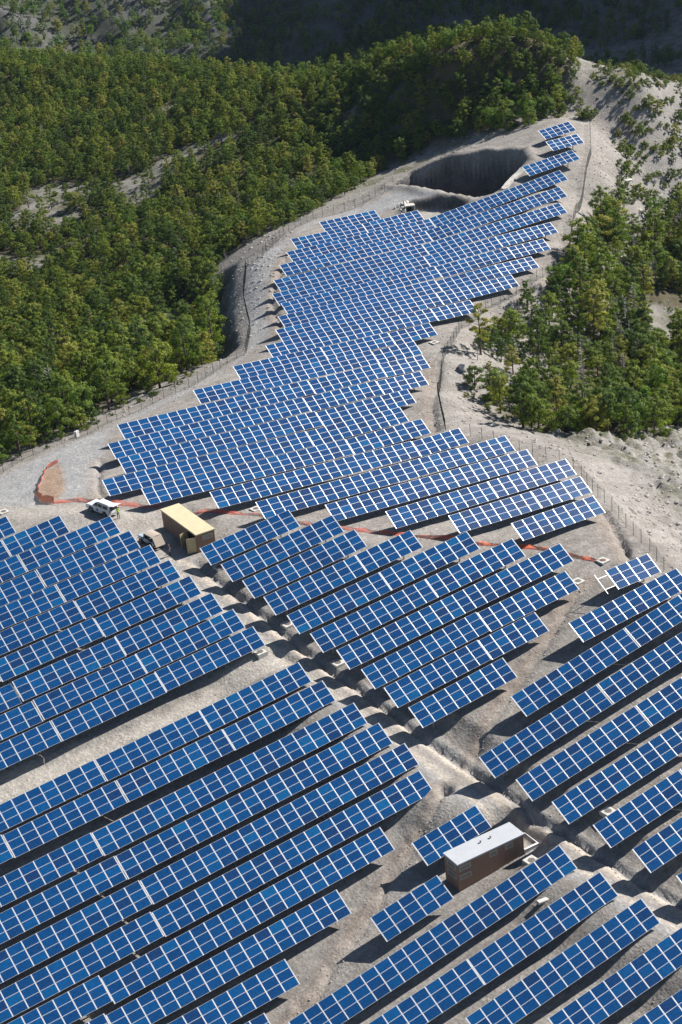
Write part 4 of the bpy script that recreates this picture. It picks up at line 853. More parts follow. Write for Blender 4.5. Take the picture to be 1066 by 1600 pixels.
# a knot of grey dead pines in the right valley
dc = np.array(DEADKNOT)
for i in range(30):
    c = dc[i % len(dc)] + rng.normal(size=2) * np.array([4.5, 4.5]); pts.append((c[0], c[1], 'dead'))
for p in KNOLLTREES: pts.append((p[0], p[1], 'pine5'))
for p in DEADL: pts.append((p[0], p[1], 'dead'))
PX = np.array([(p[0], p[1]) for p in pts]); KD = np.array([p[2] for p in pts])
PZ = ground(PX)
vis, dist = facing(PX, PZ + 3)
print('plants', len(PX), {k: int((KD == k).sum()) for k in set(KD)}, 'in view', int(vis.sum()))
order = np.argsort(np.where(vis, dist, dist + 5000))
quota = {'pine': 300, 'broad': 300, 'dead': 140, 'shrub': 300}
rest = []
used = {k: 0 for k in quota}
TONE = {'pine': ['tall slim pine', 'dense bushy pine', 'broad low pine', 'high crowned pine with bare lower trunk', 'small rounded pine']}
def plen(l): a_ = np.asarray(l, float); return float(np.hypot(*np.diff(a_, axis=0).T).sum())
LEN_L, LEN_R = plen(FENCE_L), plen(FENCE_R + FENCE_S)
for i in order:
    k = KD[i]; x, y = PX[i]; z = PZ[i]
    kk = 'pine' if k == 'pine5' else k
    if k == 'pine5': vi = 4
    else: vi = int(rng.integers(0, {'pine': 5, 'broad': 3, 'dead': 3, 'shrub': 3}[kk]))
    sc = float(.55 + .75 * rng.random() ** 1.4) * (0.72 if k == 'pine5' else 1.3 if k == 'shrub' else 1.0) * (1.0 if y < 60 else max(0.58, 1.0 - (y - 60) / 190.0)); rz = float(rng.uniform(0, 6.28))
    if used[kk] >= quota[kk]:
        rest.append((x, y, z, kk, vi, sc, rz)); continue
    used[kk] += 1
    if inside(PX[i:i + 1], P_FORESTR)[0]: sc *= .84
    # where it stands, in words
    q = np.array([[x, y]])
    on_left = inside(q, P_FORESTL)[0]; in_shr = inside(q, P_SHRUBR)[0]
    size = 'small' if sc < .80 else 'large' if sc > 1.04 else 'middling'
    if on_left or (x < 40 and y > 30):
        dd, _, aa = pdist(q, FENCE_L); t = aa[0] / LEN_L
        spot = ('at the far left edge', 'opposite the orange netting', 'left of the white box', 'opposite the first plateau rows', 'opposite the middle plateau rows', 'by the bend of the left fence', 'below the dark bank', 'beside the bare grey trunks', 'left of the upper plateau rows', 'below the sandy basin', 'near the dark hollow')[min(10, int(t * 11))]
        rank = 'front rank' if dd[0] < 9 else 'second rank' if dd[0] < 20 else 'deep in' if dd[0] < 45 else 'far up'
        if dd[0] >= 45:
            az_ = math.degrees(math.atan2(x - CAMPOS[0], y - CAMPOS[1])); dc_ = dist[i]
            spot = ('near the left edge', 'left of the bare gravel strip', 'around the bare gravel strip', 'above the bare gravel strip', 'above the bare grey trunks', 'above the upper road', 'above the sandy basin', 'above the dark hollow', 'on the knoll')[int(min(8, max(0, (az_ - 18.2) / 2.0)))]
            rank = 'lower part' if dc_ < 400 else 'middle part' if dc_ < 440 else 'upper part' if dc_ < 490 else 'crest'
        where = f'{spot}, {rank}, left forest'; grp = 'left slope forest'
    else:
        dd, _, aa = pdist(q, FENCE_R + FENCE_S); t = aa[0] / LEN_R
        spot = ('beside the farthest tables', 'right of the upper tables', 'right of the upper row ends', 'right of the middle row ends', 'below the right fence bend', 'beyond the fence bend', 'above the rocky bank', 'beside the rocky bank')[min(7, int(t * 8))]
        rank = 'near the fence' if dd[0] < 16 else 'midway down' if dd[0] < 34 else 'far down'
        where = f'{spot}, {rank} the ' + ('stony upper right slope' if in_shr else 'right wooded valley'); grp = 'stony upper right slope' if in_shr else 'right valley wood'
        where = where.replace('near the fence the', 'fenceside in the').replace('far out the', 'far out on the').replace('right wooded valley', 'right valley').replace('midway down', 'midway in').replace('far down', 'deep in').replace('stony upper right slope', 'stony right slope')
    if kk in ('pine', 'broad'):
        cr, tr = (PINES if kk == 'pine' else BROADS)[vi]
        root = empty('pine_tree' if kk == 'pine' else 'leafy_tree', (x, y, z), (0, 0, rz))
        root.scale = (sc, sc, sc * float(rng.uniform(.92, 1.1)))
        link('trunk', tr, root); link('crown', cr, root)
        if kk == 'pine': tag(root, f'{size} {["slim", "bushy", "broad", "bare legged", "round"][vi]} pine {where}', 'tree', 'pines of the ' + grp)
        else: tag(root, f'{size} {["rounded", "tall", "low"][vi]} leafy tree {where}', 'tree', 'broadleaf trees of the ' + grp)
    else:
        o = link('dead_tree' if kk == 'dead' else 'shrub', (DEADS if kk == 'dead' else SHRUBS)[vi], None, (x, y, z - .05), (0, 0, rz))
        o.scale = (sc, sc, sc)
        if kk == 'dead': tag(o, f'{size} {["bare", "squat", "tall"][vi]} dead tree {where}', 'dead tree', 'dead trees of the ' + grp)
        else: tag(o, f'{size} {["rounded", "low", "tall"][vi]} olive shrub {where}', 'shrub', 'shrubs of the ' + grp)
print('individual', used, 'rest', len(rest))

# ---- masses: one object each, points carrying instances of the same meshes
def src(name_mesh):
    for o in scene.objects:
        if o.type == 'MESH' and o.data is name_mesh: return o
    return None
def mass(name, rows, protos, kind='stuff'):
    """rows: x,y,z,idx,scale,rz ; protos: list of lists of objects"""
    R_ = np.array(rows, float)
    me = bpy.data.meshes.new(name); me.vertices.add(len(R_)); me.vertices.foreach_set('co', R_[:, :3].astype(np.float32).ravel())
    for nm, c, ty in (('pick', 3, 'INT'), ('scl', 4, 'FLOAT'), ('rz', 5, 'FLOAT')):
        at = me.attributes.new(nm, ty, 'POINT')
        at.data.foreach_set('value', R_[:, c].astype(np.int32 if ty == 'INT' else np.float32))
    o = link(name, me)
    ng = bpy.data.node_groups.new(name + '_nodes', 'GeometryNodeTree')
    ng.interface.new_socket('Geometry', in_out='INPUT', socket_type='NodeSocketGeometry')
    ng.interface.new_socket('Geometry', in_out='OUTPUT', socket_type='NodeSocketGeometry')
    gi = ng.nodes.new('NodeGroupInput'); go = ng.nodes.new('NodeGroupOutput')
    jo = ng.nodes.new('GeometryNodeJoinGeometry')
    at = ng.nodes.new('GeometryNodeInputNamedAttribute'); at.data_type = 'INT'; at.inputs[0].default_value = 'pick'
    sc = ng.nodes.new('GeometryNodeInputNamedAttribute'); sc.data_type = 'FLOAT'; sc.inputs[0].default_value = 'scl'
    rt = ng.nodes.new('GeometryNodeInputNamedAttribute'); rt.data_type = 'FLOAT'; rt.inputs[0].default_value = 'rz'
    cx = ng.nodes.new('ShaderNodeCombineXYZ'); ng.links.new(rt.outputs['Attribute'], cx.inputs['Z'])
    for i, objs in enumerate(protos):
        j2 = ng.nodes.new('GeometryNodeJoinGeometry')
        for ob in objs:
            oi = ng.nodes.new('GeometryNodeObjectInfo'); oi.transform_space = 'ORIGINAL'; oi.inputs['Object'].default_value = ob
            ng.links.new(oi.outputs['Geometry'], j2.inputs[0])
        g2 = ng.nodes.new('GeometryNodeGeometryToInstance'); ng.links.new(j2.outputs[0], g2.inputs[0])
        eq = ng.nodes.new('FunctionNodeCompare'); eq.data_type = 'INT'; eq.operation = 'EQUAL'
        ng.links.new(at.outputs['Attribute'], eq.inputs['A']) if 'A' in eq.inputs else None
        ints = [s_ for s_ in eq.inputs if s_.type == 'INT' and s_.enabled]
        ng.links.new(at.outputs['Attribute'], ints[0]); ints[1].default_value = i
        ip = ng.nodes.new('GeometryNodeInstanceOnPoints')
        ng.links.new(gi.outputs[0], ip.inputs['Points']); ng.links.new(eq.outputs[0], ip.inputs['Selection'])
        ng.links.new(g2.outputs[0], ip.inputs['Instance']); ng.links.new(cx.outputs[0], ip.inputs['Rotation'])
        ng.links.new(sc.outputs['Attribute'], ip.inputs['Scale'])
        ng.links.new(ip.outputs[0], jo.inputs[0])
    ng.links.new(jo.outputs[0], go.inputs[0])
    md = o.modifiers.new('scatter', 'NODES'); md.node_group = ng
    o['kind'] = kind
    return o
PR = [[src(c), src(t)] for c, t in PINES] + [[src(c), src(t)] for c, t in BROADS] + [[src(d)] for d in DEADS] + [[src(s)] for s in SHRUBS]
PR = [[o for o in l if o is not None] for l in PR]
off = {'pine': 0, 'broad': 5, 'dead': 8, 'shrub': 11}
rows = [(x, y, z, off[k] + v, s, r) for x, y, z, k, v, s, r in rest]
mass('forest', rows, PR)
# low growth on the forest floor and along its edges
rows = []
for poly, sp in ((P_FORESTL, 3.4), (P_FORESTR, 2.8), (P_SHRUBR, 3.0)):
    x0, x1, y0, y1 = bbox(poly); P = jgrid(x0, x1, y0, y1, sp)
    s = sdist_far(P, poly)
    P = P[(s > -1.5) & (rng.random(len(P)) < (.55 if poly is not P_SHRUBR else .8)) & (sdist(P, P_KNOLLTRACK) < 0)]
    z = ground(P)
    for p, q in zip(P, z): rows.append((p[0], p[1], q - .05, 11 + int(rng.integers(0, 3)), float(rng.uniform(.25, .8)), float(rng.uniform(0, 6.28))))
mass('undergrowth', rows, PR)
# far valley side
P = jgrid(-60, 620, 330, 960, 5.0)
z = ground(P)
nn = fbm(P[:, 0] * 1.0, P[:, 1], 70, 4)
inF = inside(P, P_FORESTL)
thr = np.where(P[:, 0] < 190, -0.14, -0.25)
k = (~inF) & (nn > thr) & (rng.random(len(P)) < .85)
P, z = P[k], z[k]
v2, _ = facing(P, z + 3, 1.3)
P, z = P[v2], z[v2]
rows = [(p[0], p[1], q, int(rng.integers(0, 7)), float(rng.uniform(.5, 1.0)), float(rng.uniform(0, 6.28))) for p, q in zip(P, z)]
print('far trees', len(rows))
mass('far_woodland', rows, PR)

# ---- stones
def stone_mesh(name, seed, mat):
    g = np.random.default_rng(seed)
    bm = bmesh.new(); bmesh.ops.create_icosphere(bm, subdivisions=1, radius=0.5)
    for v in bm.verts:
        v.co *= 0.75 + 0.5 * g.random(); v.co.z *= 0.65
    me = bpy.data.meshes.new(name); bm.to_mesh(me); bm.free(); me.materials.append(mat); return me
STONES = [stone_mesh('boulder', 50 + i, M_STONE) for i in range(3)]
WSTONES = [stone_mesh('boulder', 60 + i, M_WSTONE) for i in range(3)]

# ------------------------------------------------------------------ buildings
M_BROWN = plain('brown_render', (0.30, 0.19, 0.135), 0.85, 0, 0.12, 2.5, 0.3)
M_ROOFW = plain('white_roof_membrane', (0.44, 0.46, 0.48), 0.55, 0, 0.05, 0.9)
M_ROOFY = plain('cream_yellow_roof', (0.60, 0.52, 0.33), 0.6, 0, 0.07, 0.9)
M_VENT = plain('beige_louvre_paint', (0.60, 0.55, 0.46), 0.6, 0, 0.08, 3.0)
M_DOORY = plain('cream_door_paint', (0.55, 0.44, 0.25), 0.55, 0, 0.08, 3.0)
M_DARK = plain('dark_equipment_grey', (0.06, 0.065, 0.07), 0.6, 0, 0.15, 3.0)
M_WHITEP = plain('white_paint', (0.78, 0.78, 0.77), 0.35, 0, 0.04, 1.5)

def louvre(name, parent, c, w, h, face):
    """pale vent: frame and sloping blades; face 'x-','y-' tells which way it looks"""
    mb = MB(); nb = max(3, int(h / 0.13))
    def put(u, v, d, su, sv, sd, tilt=0.0):
        if face == 'y-':
            mb.box((c[0] + u, c[1] - d, c[2] + v), (su, sd, sv), M=Matrix.Rotation(tilt, 3, 'X'))
        else:
            mb.box((c[0] - d, c[1] + u, c[2] + v), (sd, su, sv), M=Matrix.Rotation(-tilt, 3, 'Y'))
    for s in (-1, 1):
        put(s * (w / 2 - .03), 0, .03, .06, h, .06); put(0, s * (h / 2 - .03), .031, w - .13, .06, .06)
    for i in range(nb):
        put(0, -h / 2 + .06 + (i + .5) * (h - .12) / nb, .022, w - .125, .095, .012, 0.5)
    return mb.build(name, M_VENT, parent)

def ribbed_wall(mb, x0, x1, y0, y1, z0, z1, step=0.6):
    mb.box(((x0 + x1) / 2, (y0 + y1) / 2, (z0 + z1) / 2), (x1 - x0, y1 - y0, z1 - z0))
    n = int((x1 - x0) / step)
    for i in range(1, n):
        x = x0 + (x1 - x0) * i / n
        for y, s in ((y0, -1), (y1, 1)): mb.box((x, y + s * .006, (z0 + z1) / 2), (.03, .016, z1 - z0 - .02))
    n = int((y1 - y0) / step)
    for i in range(1, n):
        y = y0 + (y1 - y0) * i / n
        for x, s in ((x0, -1), (x1, 1)): mb.box((x + s * .006, y, (z0 + z1) / 2), (.016, .03, z1 - z0 - .02))

# brown hut with a white roof
hx0, hx1, hy0, hy1 = -51.40, -42.66, -77.10, -74.45
hz1 = HUT_ROOF[0][2]; hz0 = hz1 - 3.5
root = empty('technical_hut', ((hx0 + hx1) / 2, (hy0 + hy1) / 2, hz0))
tag(root, 'long brown hut with a flat white roof among the front tables', 'hut')
cx, cy = root.location.x, root.location.y
X0, X1, Y0, Y1, ZT = hx0 - cx + .08, hx1 - cx - .08, hy0 - cy + .08, hy1 - cy - .08, hz1 - hz0
mb = MB(); ribbed_wall(mb, X0, X1, Y0, Y1, 0, ZT - .22, .62); mb.build('wall', M_BROWN, root)
mb = MB(); mb.box(((X0 + X1) / 2, (Y0 + Y1) / 2, ZT - .11), (X1 - X0 + .2, Y1 - Y0 + .2, .21)); rf = mb.build('roof', M_ROOFW, root, bevel=.02)
for px in (1.1, -.2):
    mb = MB(); mb.tube([(px, .3, ZT - .02), (px, .3, ZT + .16)], .07, 8); mb.disc((px, .3, ZT + .18), .12, .05, 10); mb.build('vent_pipe', M_IRON, rf)
Ln = X1 - X0
for f0, f1 in ((.012, .195), (.47, .60), (.71, .84)):
    louvre('louvre', root, (X0 + Ln * (f0 + f1) / 2, Y0, ZT - .72), Ln * (f1 - f0) * .92, .62, 'y-')
louvre('louvre', root, (X0 + Ln * .104, Y0, ZT - 1.85), Ln * .168, .62, 'y-')
for v in (.75, 1.9): louvre('louvre', root, (X0, (Y0 + Y1) / 2 - .1, ZT - v), 1.5, .62, 'x-')
mb = MB(); mb.box((X1 + .025, 0, 1.85), (.05, 1.0, 2.0)); d = mb.build('door', M_VENT, root)
mb = MB(); mb.box((X1 + .07, .35, 1.8), (.05, .05, .16)); mb.build('handle', M_IRON, d)
# kerbed landing at the hut's far end
mb = MB(); zt = 5.55
gl = gz(hx1 + .9, hy0 + 1.3)
for c, s in (((hx1 + 1.02, hy0 + .12, 0), (2.0, .24, 0)), ((hx1 + 1.02, hy1 - .12, 0), (2.0, .24, 0)), ((hx1 + 1.90, (hy0 + hy1) / 2, 0), (.24, hy1 - hy0 - .50, 0))):
    mb.box((c[0] - hx1 - 1.0, c[1] - cy, -.1), (s[0], s[1], 1.1))
o = mb.build('kerb_wall', M_WHITEP, None, (hx1 + 1.0, cy, gl)); tag(o, 'low white kerb wall around the landing at the end of the brown hut', 'kerb wall')

# yellow roofed cabin
kx0, kx1, ky0, ky1, kz1 = -47.02, -44.12, -12.35, -1.65, 20.95
kz0 = min(gz(x, y) for x in (kx0, kx1) for y in (ky0, -7, ky1)) - .15
kgd = gz(kx0, ky0 + 1.5)
root = empty('cabin', ((kx0 + kx1) / 2, (ky0 + ky1) / 2, kz0))
tag(root, 'brown cabin with a cream yellow roof and its doors standing open', 'cabin')
cx, cy = root.location.x, root.location.y
X0, X1, Y0, Y1, ZT = kx0 - cx + .1, kx1 - cx - .1, ky0 - cy + .1, ky1 - cy - .1, kz1 - kz0
fl = kgd - kz0 + .08
mb = MB(); t = .12
ya, yb = Y0 + .2, Y0 + 2.7       # door opening on the long left side
mb.box((X1 - t / 2, (Y0 + Y1) / 2, (ZT - .2) / 2), (t, Y1 - Y0, ZT - .2))
mb.box((0, Y0 + t / 2, (ZT - .2) / 2), (X1 - X0 - 2 * t - .004, t, ZT - .2)); mb.box((0, Y1 - t / 2, (ZT - .2) / 2), (X1 - X0 - 2 * t - .004, t, ZT - .2))
mb.box((X0 + t / 2, (yb + Y1) / 2, (ZT - .2) / 2), (t, Y1 - yb, ZT - .2))
mb.box((X0 + t / 2, (Y0 + ya) / 2, (ZT - .2) / 2), (t, ya - Y0, ZT - .2))
mb.box((X0 + t / 2, (ya + yb) / 2, ZT - .32), (t - .004, yb - ya - .004, .23))
mb.box((0, (Y0 + Y1) / 2, fl / 2), (X1 - X0 - 2 * t - .01, Y1 - Y0 - 2 * t - .01, fl))
n = 16
for i in range(1, n):
    y = Y0 + (Y1 - Y0) * i / n
    mb.box((X1 + .006, y, ZT / 2 - .12), (.016, .03, ZT - .26))
    if y > yb + .1: mb.box((X0 - .006, y, ZT / 2 - .12), (.016, .03, ZT - .26))
mb.build('wall', M_BROWN, root)
mb = MB(); mb.box(((X0 + X1) / 2, (Y0 + Y1) / 2, ZT - .1), (X1 - X0 + .22, Y1 - Y0 + .22, .19)); mb.build('roof', M_ROOFY, root, bevel=.02)
for yh, ang in ((ya, math.radians(168)), (yb, math.radians(196))):
    mb = MB(); mb.box((.66, 0, 1.1), (1.32, .05, 2.15)); 
    for zz in (.55, 1.6): mb.box((.66, .0, zz), (.8, .066, .5))
    d = mb.build('door', M_DOORY, root, (X0 - .03, yh, fl), (0, 0, ang))
    mb = MB(); mb.box((1.2, 0, 1.1), (.05, .16, .14)); mb.build('handle', M_IRON, d)
louvre('louvre', root, (0.25, Y0, ZT - .80), 1.5, .7, 'y-')
for i in range(2):
    mb = MB(); mb.box((.55, Y0 + .9 + 1.5 * i, fl + .95), (.9, 1.2, 1.9)); mb.box((.08, Y0 + .9 + 1.5 * i, fl + 1.2), (.05, .8, .6)); mb.build('switch_cabinet', M_DARK, root)

# ------------------------------------------------------------------ vehicles
M_TYRE = plain('black_rubber', (0.02, 0.02, 0.02), 0.85)
M_RIM = plain('grey_wheel_rim', (0.35, 0.36, 0.37), 0.4, .6)
M_CARW = plain('white_car_paint', (0.78, 0.79, 0.80), 0.25, 0, 0.03, 1.0)
M_JEEP = plain('pale_blue_grey_paint', (0.40, 0.47, 0.53), 0.4, 0, 0.08, 2.0)
M_CANVAS = plain('beige_canvas', (0.42, 0.36, 0.29), 0.9, 0, 0.12, 3.0, 0.3)
M_WIN = plain('dark_car_glass', (0.012, 0.015, 0.018), 0.08)
M_LAMPR = plain('red_lamp_glass', (0.45, 0.03, 0.02), 0.2)
M_LAMPW = plain('clear_lamp_glass', (0.7, 0.72, 0.74), 0.15)
M_BLUE = plain('blue_door_emblem', (0.02, 0.05, 0.30), 0.4)
M_BLACKP = plain('black_plastic', (0.03, 0.03, 0.03), 0.6)

def prism(mb, prof, y0, y1, ins=None, mi=0):
    """side profile (x,z) between two y planes, optional inset of the y faces by height function"""
    n = len(prof)
    a = [Vector((x, y0 + (ins(z) if ins else 0), z)) for x, z in prof]
    b = [Vector((x, y1 - (ins(z) if ins else 0), z)) for x, z in prof]
    mb.add(a + b, [tuple(range(n)), tuple(range(2 * n - 1, n - 1, -1))] + [(i, n + i, n + (i + 1) % n, (i + 1) % n) for i in range(n)], mi)
def wheels(root, xs, half, r):
    for x in xs:
        for s in (-1, 1):
            mb = MB(); mb.disc((x, s * half, r), r, .25, 20, axis='y'); w = mb.build('wheel', M_TYRE, root, bevel=.03)
            mb = MB(); mb.disc((x, s * (half + .122), r), r * .60, .03, 14, axis='y')
            for k in range(5):
                a = k * 1.2566; mb.box((x + .22 * math.cos(a) * r / .36 * .7, s * (half + .14), r + .22 * math.sin(a) * r / .36 * .7), (.05, .02, .05))
            mb.build('rim', M_RIM, w)
def suv(loc, heading):
    root = empty('parked_car', loc, (0, 0, heading))
    tag(root, 'white off road car with raised tailgate parked on the gravel near the cabin', 'car')
    mb = MB()
    prism(mb, [(-2.52, .42), (-1.98, .40), (-1.90, .78), (-1.62, .92), (-1.30, .92), (-1.02, .78), (-.94, .40), (.98, .40), (1.06, .78), (1.34, .92), (1.62, .92), (1.90, .78), (1.98, .40), (2.52, .44), (2.62, .66), (2.58, .98), (2.40, 1.08), (1.12, 1.17), (-2.55, 1.17), (-2.60, .75)], -.94, .94, lambda z: .06 * max(0, (z - .8)) ** .8)
    body = mb.build('body', M_CARW, root, bevel=.035)
    mb = MB()
    def ring(x0, x1, hw, z): return [(x0, -hw, z), (x1, -hw, z), (x1, hw, z), (x0, hw, z)]
    mb.hexa(ring(-2.50, 1.20, .86, 1.15), ring(-2.36, .42, .70, 1.78)); mb.build('cab', M_CARW, root, bevel=.05)
    mb = MB(); mb.box((-.95, 0, 1.80), (2.6, 1.30, .06)); mb.build('roof_panel', M_CARW, root, bevel=.02)
    for s in (-1, 1):
        mb = MB(); mb.tube([(-2.1, s * .6, 1.86), (.1, s * .6, 1.86)], .025, 5); mb.build('roof_rail', M_BLACKP, root)
        for x0, x1, t0, t1 in ((.05, .92, .05, .42), (-.95, -.05, -.93, -.03), (-2.20, -1.08, -2.12, -1.06)):
            mb = MB()
            def q(x, z, o): return (x, s * (.86 - .16 * (z - 1.15) / .63 + o), z)
            zb, zt = 1.24, 1.68
            mb.hexa([q(x0, zb, -.02), q(x1, zb, -.02), q(x1, zb, .012), q(x0, zb, .012)], [q(t0, zt, -.02), q(t1 if x1 < .5 else .50, zt, -.02), q(t1 if x1 < .5 else .50, zt, .012), q(t0, zt, .012)])
            mb.build('window', M_WIN, root)
        mb = MB(); mb.box((.98, s * 1.02, 1.22), (.10, .20, .16)); mb.build('mirror', M_CARW, root, bevel=.03)
        mb = MB(); mb.box((2.50, s * .66, .90), (.22, .42, .17)); mb.build('headlight', M_LAMPW, root, bevel=.03)
        mb = MB(); mb.box((-2.55, s * .80, 1.02), (.12, .14, .36)); mb.build('tail_light', M_LAMPR, root)
        for xx in (.05, -1.0):
            mb = MB(); mb.box((xx + .1, s * .945, .98), (.18, .03, .04)); mb.build('door_handle', M_BLACKP, root)
        mb = MB(); mb.box((.0, s * .938, .78), (.46, .012, .26)); mb.build('door_emblem', M_BLUE, root)
    mb = MB(); mb.hexa([(1.19, -.76, 1.19), (1.19, .76, 1.19), (1.225, .76, 1.19), (1.225, -.76, 1.19)], [(.44, -.62, 1.74), (.44, .62, 1.74), (.475, .62, 1.74), (.475, -.62, 1.74)]); mb.build('windscreen', M_WIN, root)
    mb = MB(); mb.box((-2.50, 0, 1.22), (.12, 1.36, .82), taper=(1, .84)); mb.build('boot_opening', M_BLACKP, root)
    mb = MB(); mb.box((-.55, 0, 0), (1.15, 1.42, .06)); mb.box((-.45, 0, -.045), (.6, 1.16, .03), 1)
    mb.build('tailgate', [M_CARW, M_WIN], root, (-2.36, 0, 1.80), (0, math.radians(14), 0), bevel=.02)
    mb = MB(); mb.box((2.60, 0, .56), (.16, 1.80, .26)); mb.build('bumper', M_BLACKP, root, bevel=.04)
    mb = MB(); mb.box((2.615, 0, .86), (.05, .86, .18)); mb.build('grille', M_BLACKP, root)
    wheels(root, (1.48, -1.46), .80, .37)
    return root
cdir = Vector((-.256, .966)); cc = (-52.25, 6.2)
sl = (gz(cc[0] + cdir.x * 1.4, cc[1] + cdir.y * 1.4) - gz(cc[0] - cdir.x * 1.4, cc[1] - cdir.y * 1.4)) / 2.8
car = suv((cc[0], cc[1], gz(*cc)), math.atan2(cdir.y, cdir.x))
car.rotation_euler = (0, -math.atan(sl), math.atan2(cdir.y, cdir.x))

def jeep(loc, heading):
    root = empty('open_truck', loc, (0, 0, heading))
    tag(root, 'pale off road truck with a beige canvas top in the cabin shade', 'truck')
    mb = MB()
    prism(mb, [(-2.05, .62), (-1.55, .55), (-1.45, .85), (-.75, .85), (-.65, .5), (.75, .5), (.85, .85), (1.55, .85), (1.65, .55), (2.0, .6), (2.02, 1.02), (.72, 1.12), (.66, .95), (-2.05, .95)], -.78, .78)
    mb.build('body', M_JEEP, root, bevel=.03)
    mb = MB(); mb.hexa([(.62, -.7, 1.08), (.62, .7, 1.08), (.70, .7, 1.08), (.70, -.7, 1.08)], [(.38, -.68, 1.72), (.38, .68, 1.72), (.45, .68, 1.72), (.45, -.68, 1.72)]); ws = mb.build('windscreen_frame', M_JEEP, root)
    mb = MB(); mb.hexa([(.64, -.6, 1.14), (.64, .6, 1.14), (.715, .6, 1.14), (.715, -.6, 1.14)], [(.41, -.6, 1.66), (.41, .6, 1.66), (.475, .6, 1.66), (.475, -.6, 1.66)]); mb.build('windscreen', M_WIN, ws)
    mb = MB(); n = 7
    V_ = []
    for i in range(n):
        for x in (-1.75, .42):
            y = -.74 + 1.48 * i / (n - 1); z = 1.74 + .12 * math.cos((i / (n - 1) - .5) * 2.6); V_.append((x, y, z))
    b = len(mb.v)
    top = [V_[2 * i] for i in range(n)]; top2 = [V_[2 * i + 1] for i in range(n)]
    lo = [(x, y, z - .05) for x, y, z in V_]
    mb.add(V_ + lo, [(2 * i, 2 * i + 1, 2 * i + 3, 2 * i + 2) for i in range(n - 1)] + [(14 + 2 * i, 14 + 2 * i + 2, 14 + 2 * i + 3, 14 + 2 * i + 1) for i in range(n - 1)] + [(0, 14, 15, 1), (12, 13, 27, 26)] + [(2 * i, 2 * i + 2, 16 + 2 * i, 14 + 2 * i) for i in range(n - 1)] + [(2 * i + 1, 15 + 2 * i, 17 + 2 * i, 2 * i + 3) for i in range(n - 1)])
    mb.hexa([(-2.55, -.74, .55), (-2.50, -.74, .55), (-2.50, .74, .55), (-2.55, .74, .55)], [(-1.80, -.72, 1.74), (-1.74, -.72, 1.74), (-1.74, .72, 1.74), (-1.80, .72, 1.74)])
    mb.build('canvas_top', M_CANVAS, root)
    for s in (-1, 1):
        for x in (-1.7, -.6, .4):
            mb = MB(); mb.tube([(x, s * .72, .95), (x, s * .70, 1.75)], .025, 5); mb.build('hoop', M_JEEP, root)
        mb = MB(); mb.disc((2.03, s * .5, .85), .1, .06, 12, axis='x'); mb.build('headlight', M_LAMPW, root)
        mb = MB(); mb.box((-.1, s * .79, .85), (1.0, .03, .55)); mb.build('door', M_JEEP, root, bevel=.02)
        mb = MB(); mb.box((1.2, s * .86, .92), (.9, .24, .05)); mb.build('mudguard', M_JEEP, root)
    mb = MB(); mb.box((0.1, 0, .98), (.5, 1.3, .35)); mb.box((-.9, 0, .98), (.5, 1.3, .35)); mb.build('seat', M_BLACKP, root)
    mb = MB(); mb.box((2.1, 0, .55), (.1, 1.5, .18)); mb.build('bumper', M_BLACKP, root)
    wheels(root, (1.2, -1.1), .78, .40)
    return root
jx, jy = -50.6, -5.4
jeep((jx, jy, gz(jx, jy)), math.radians(97))

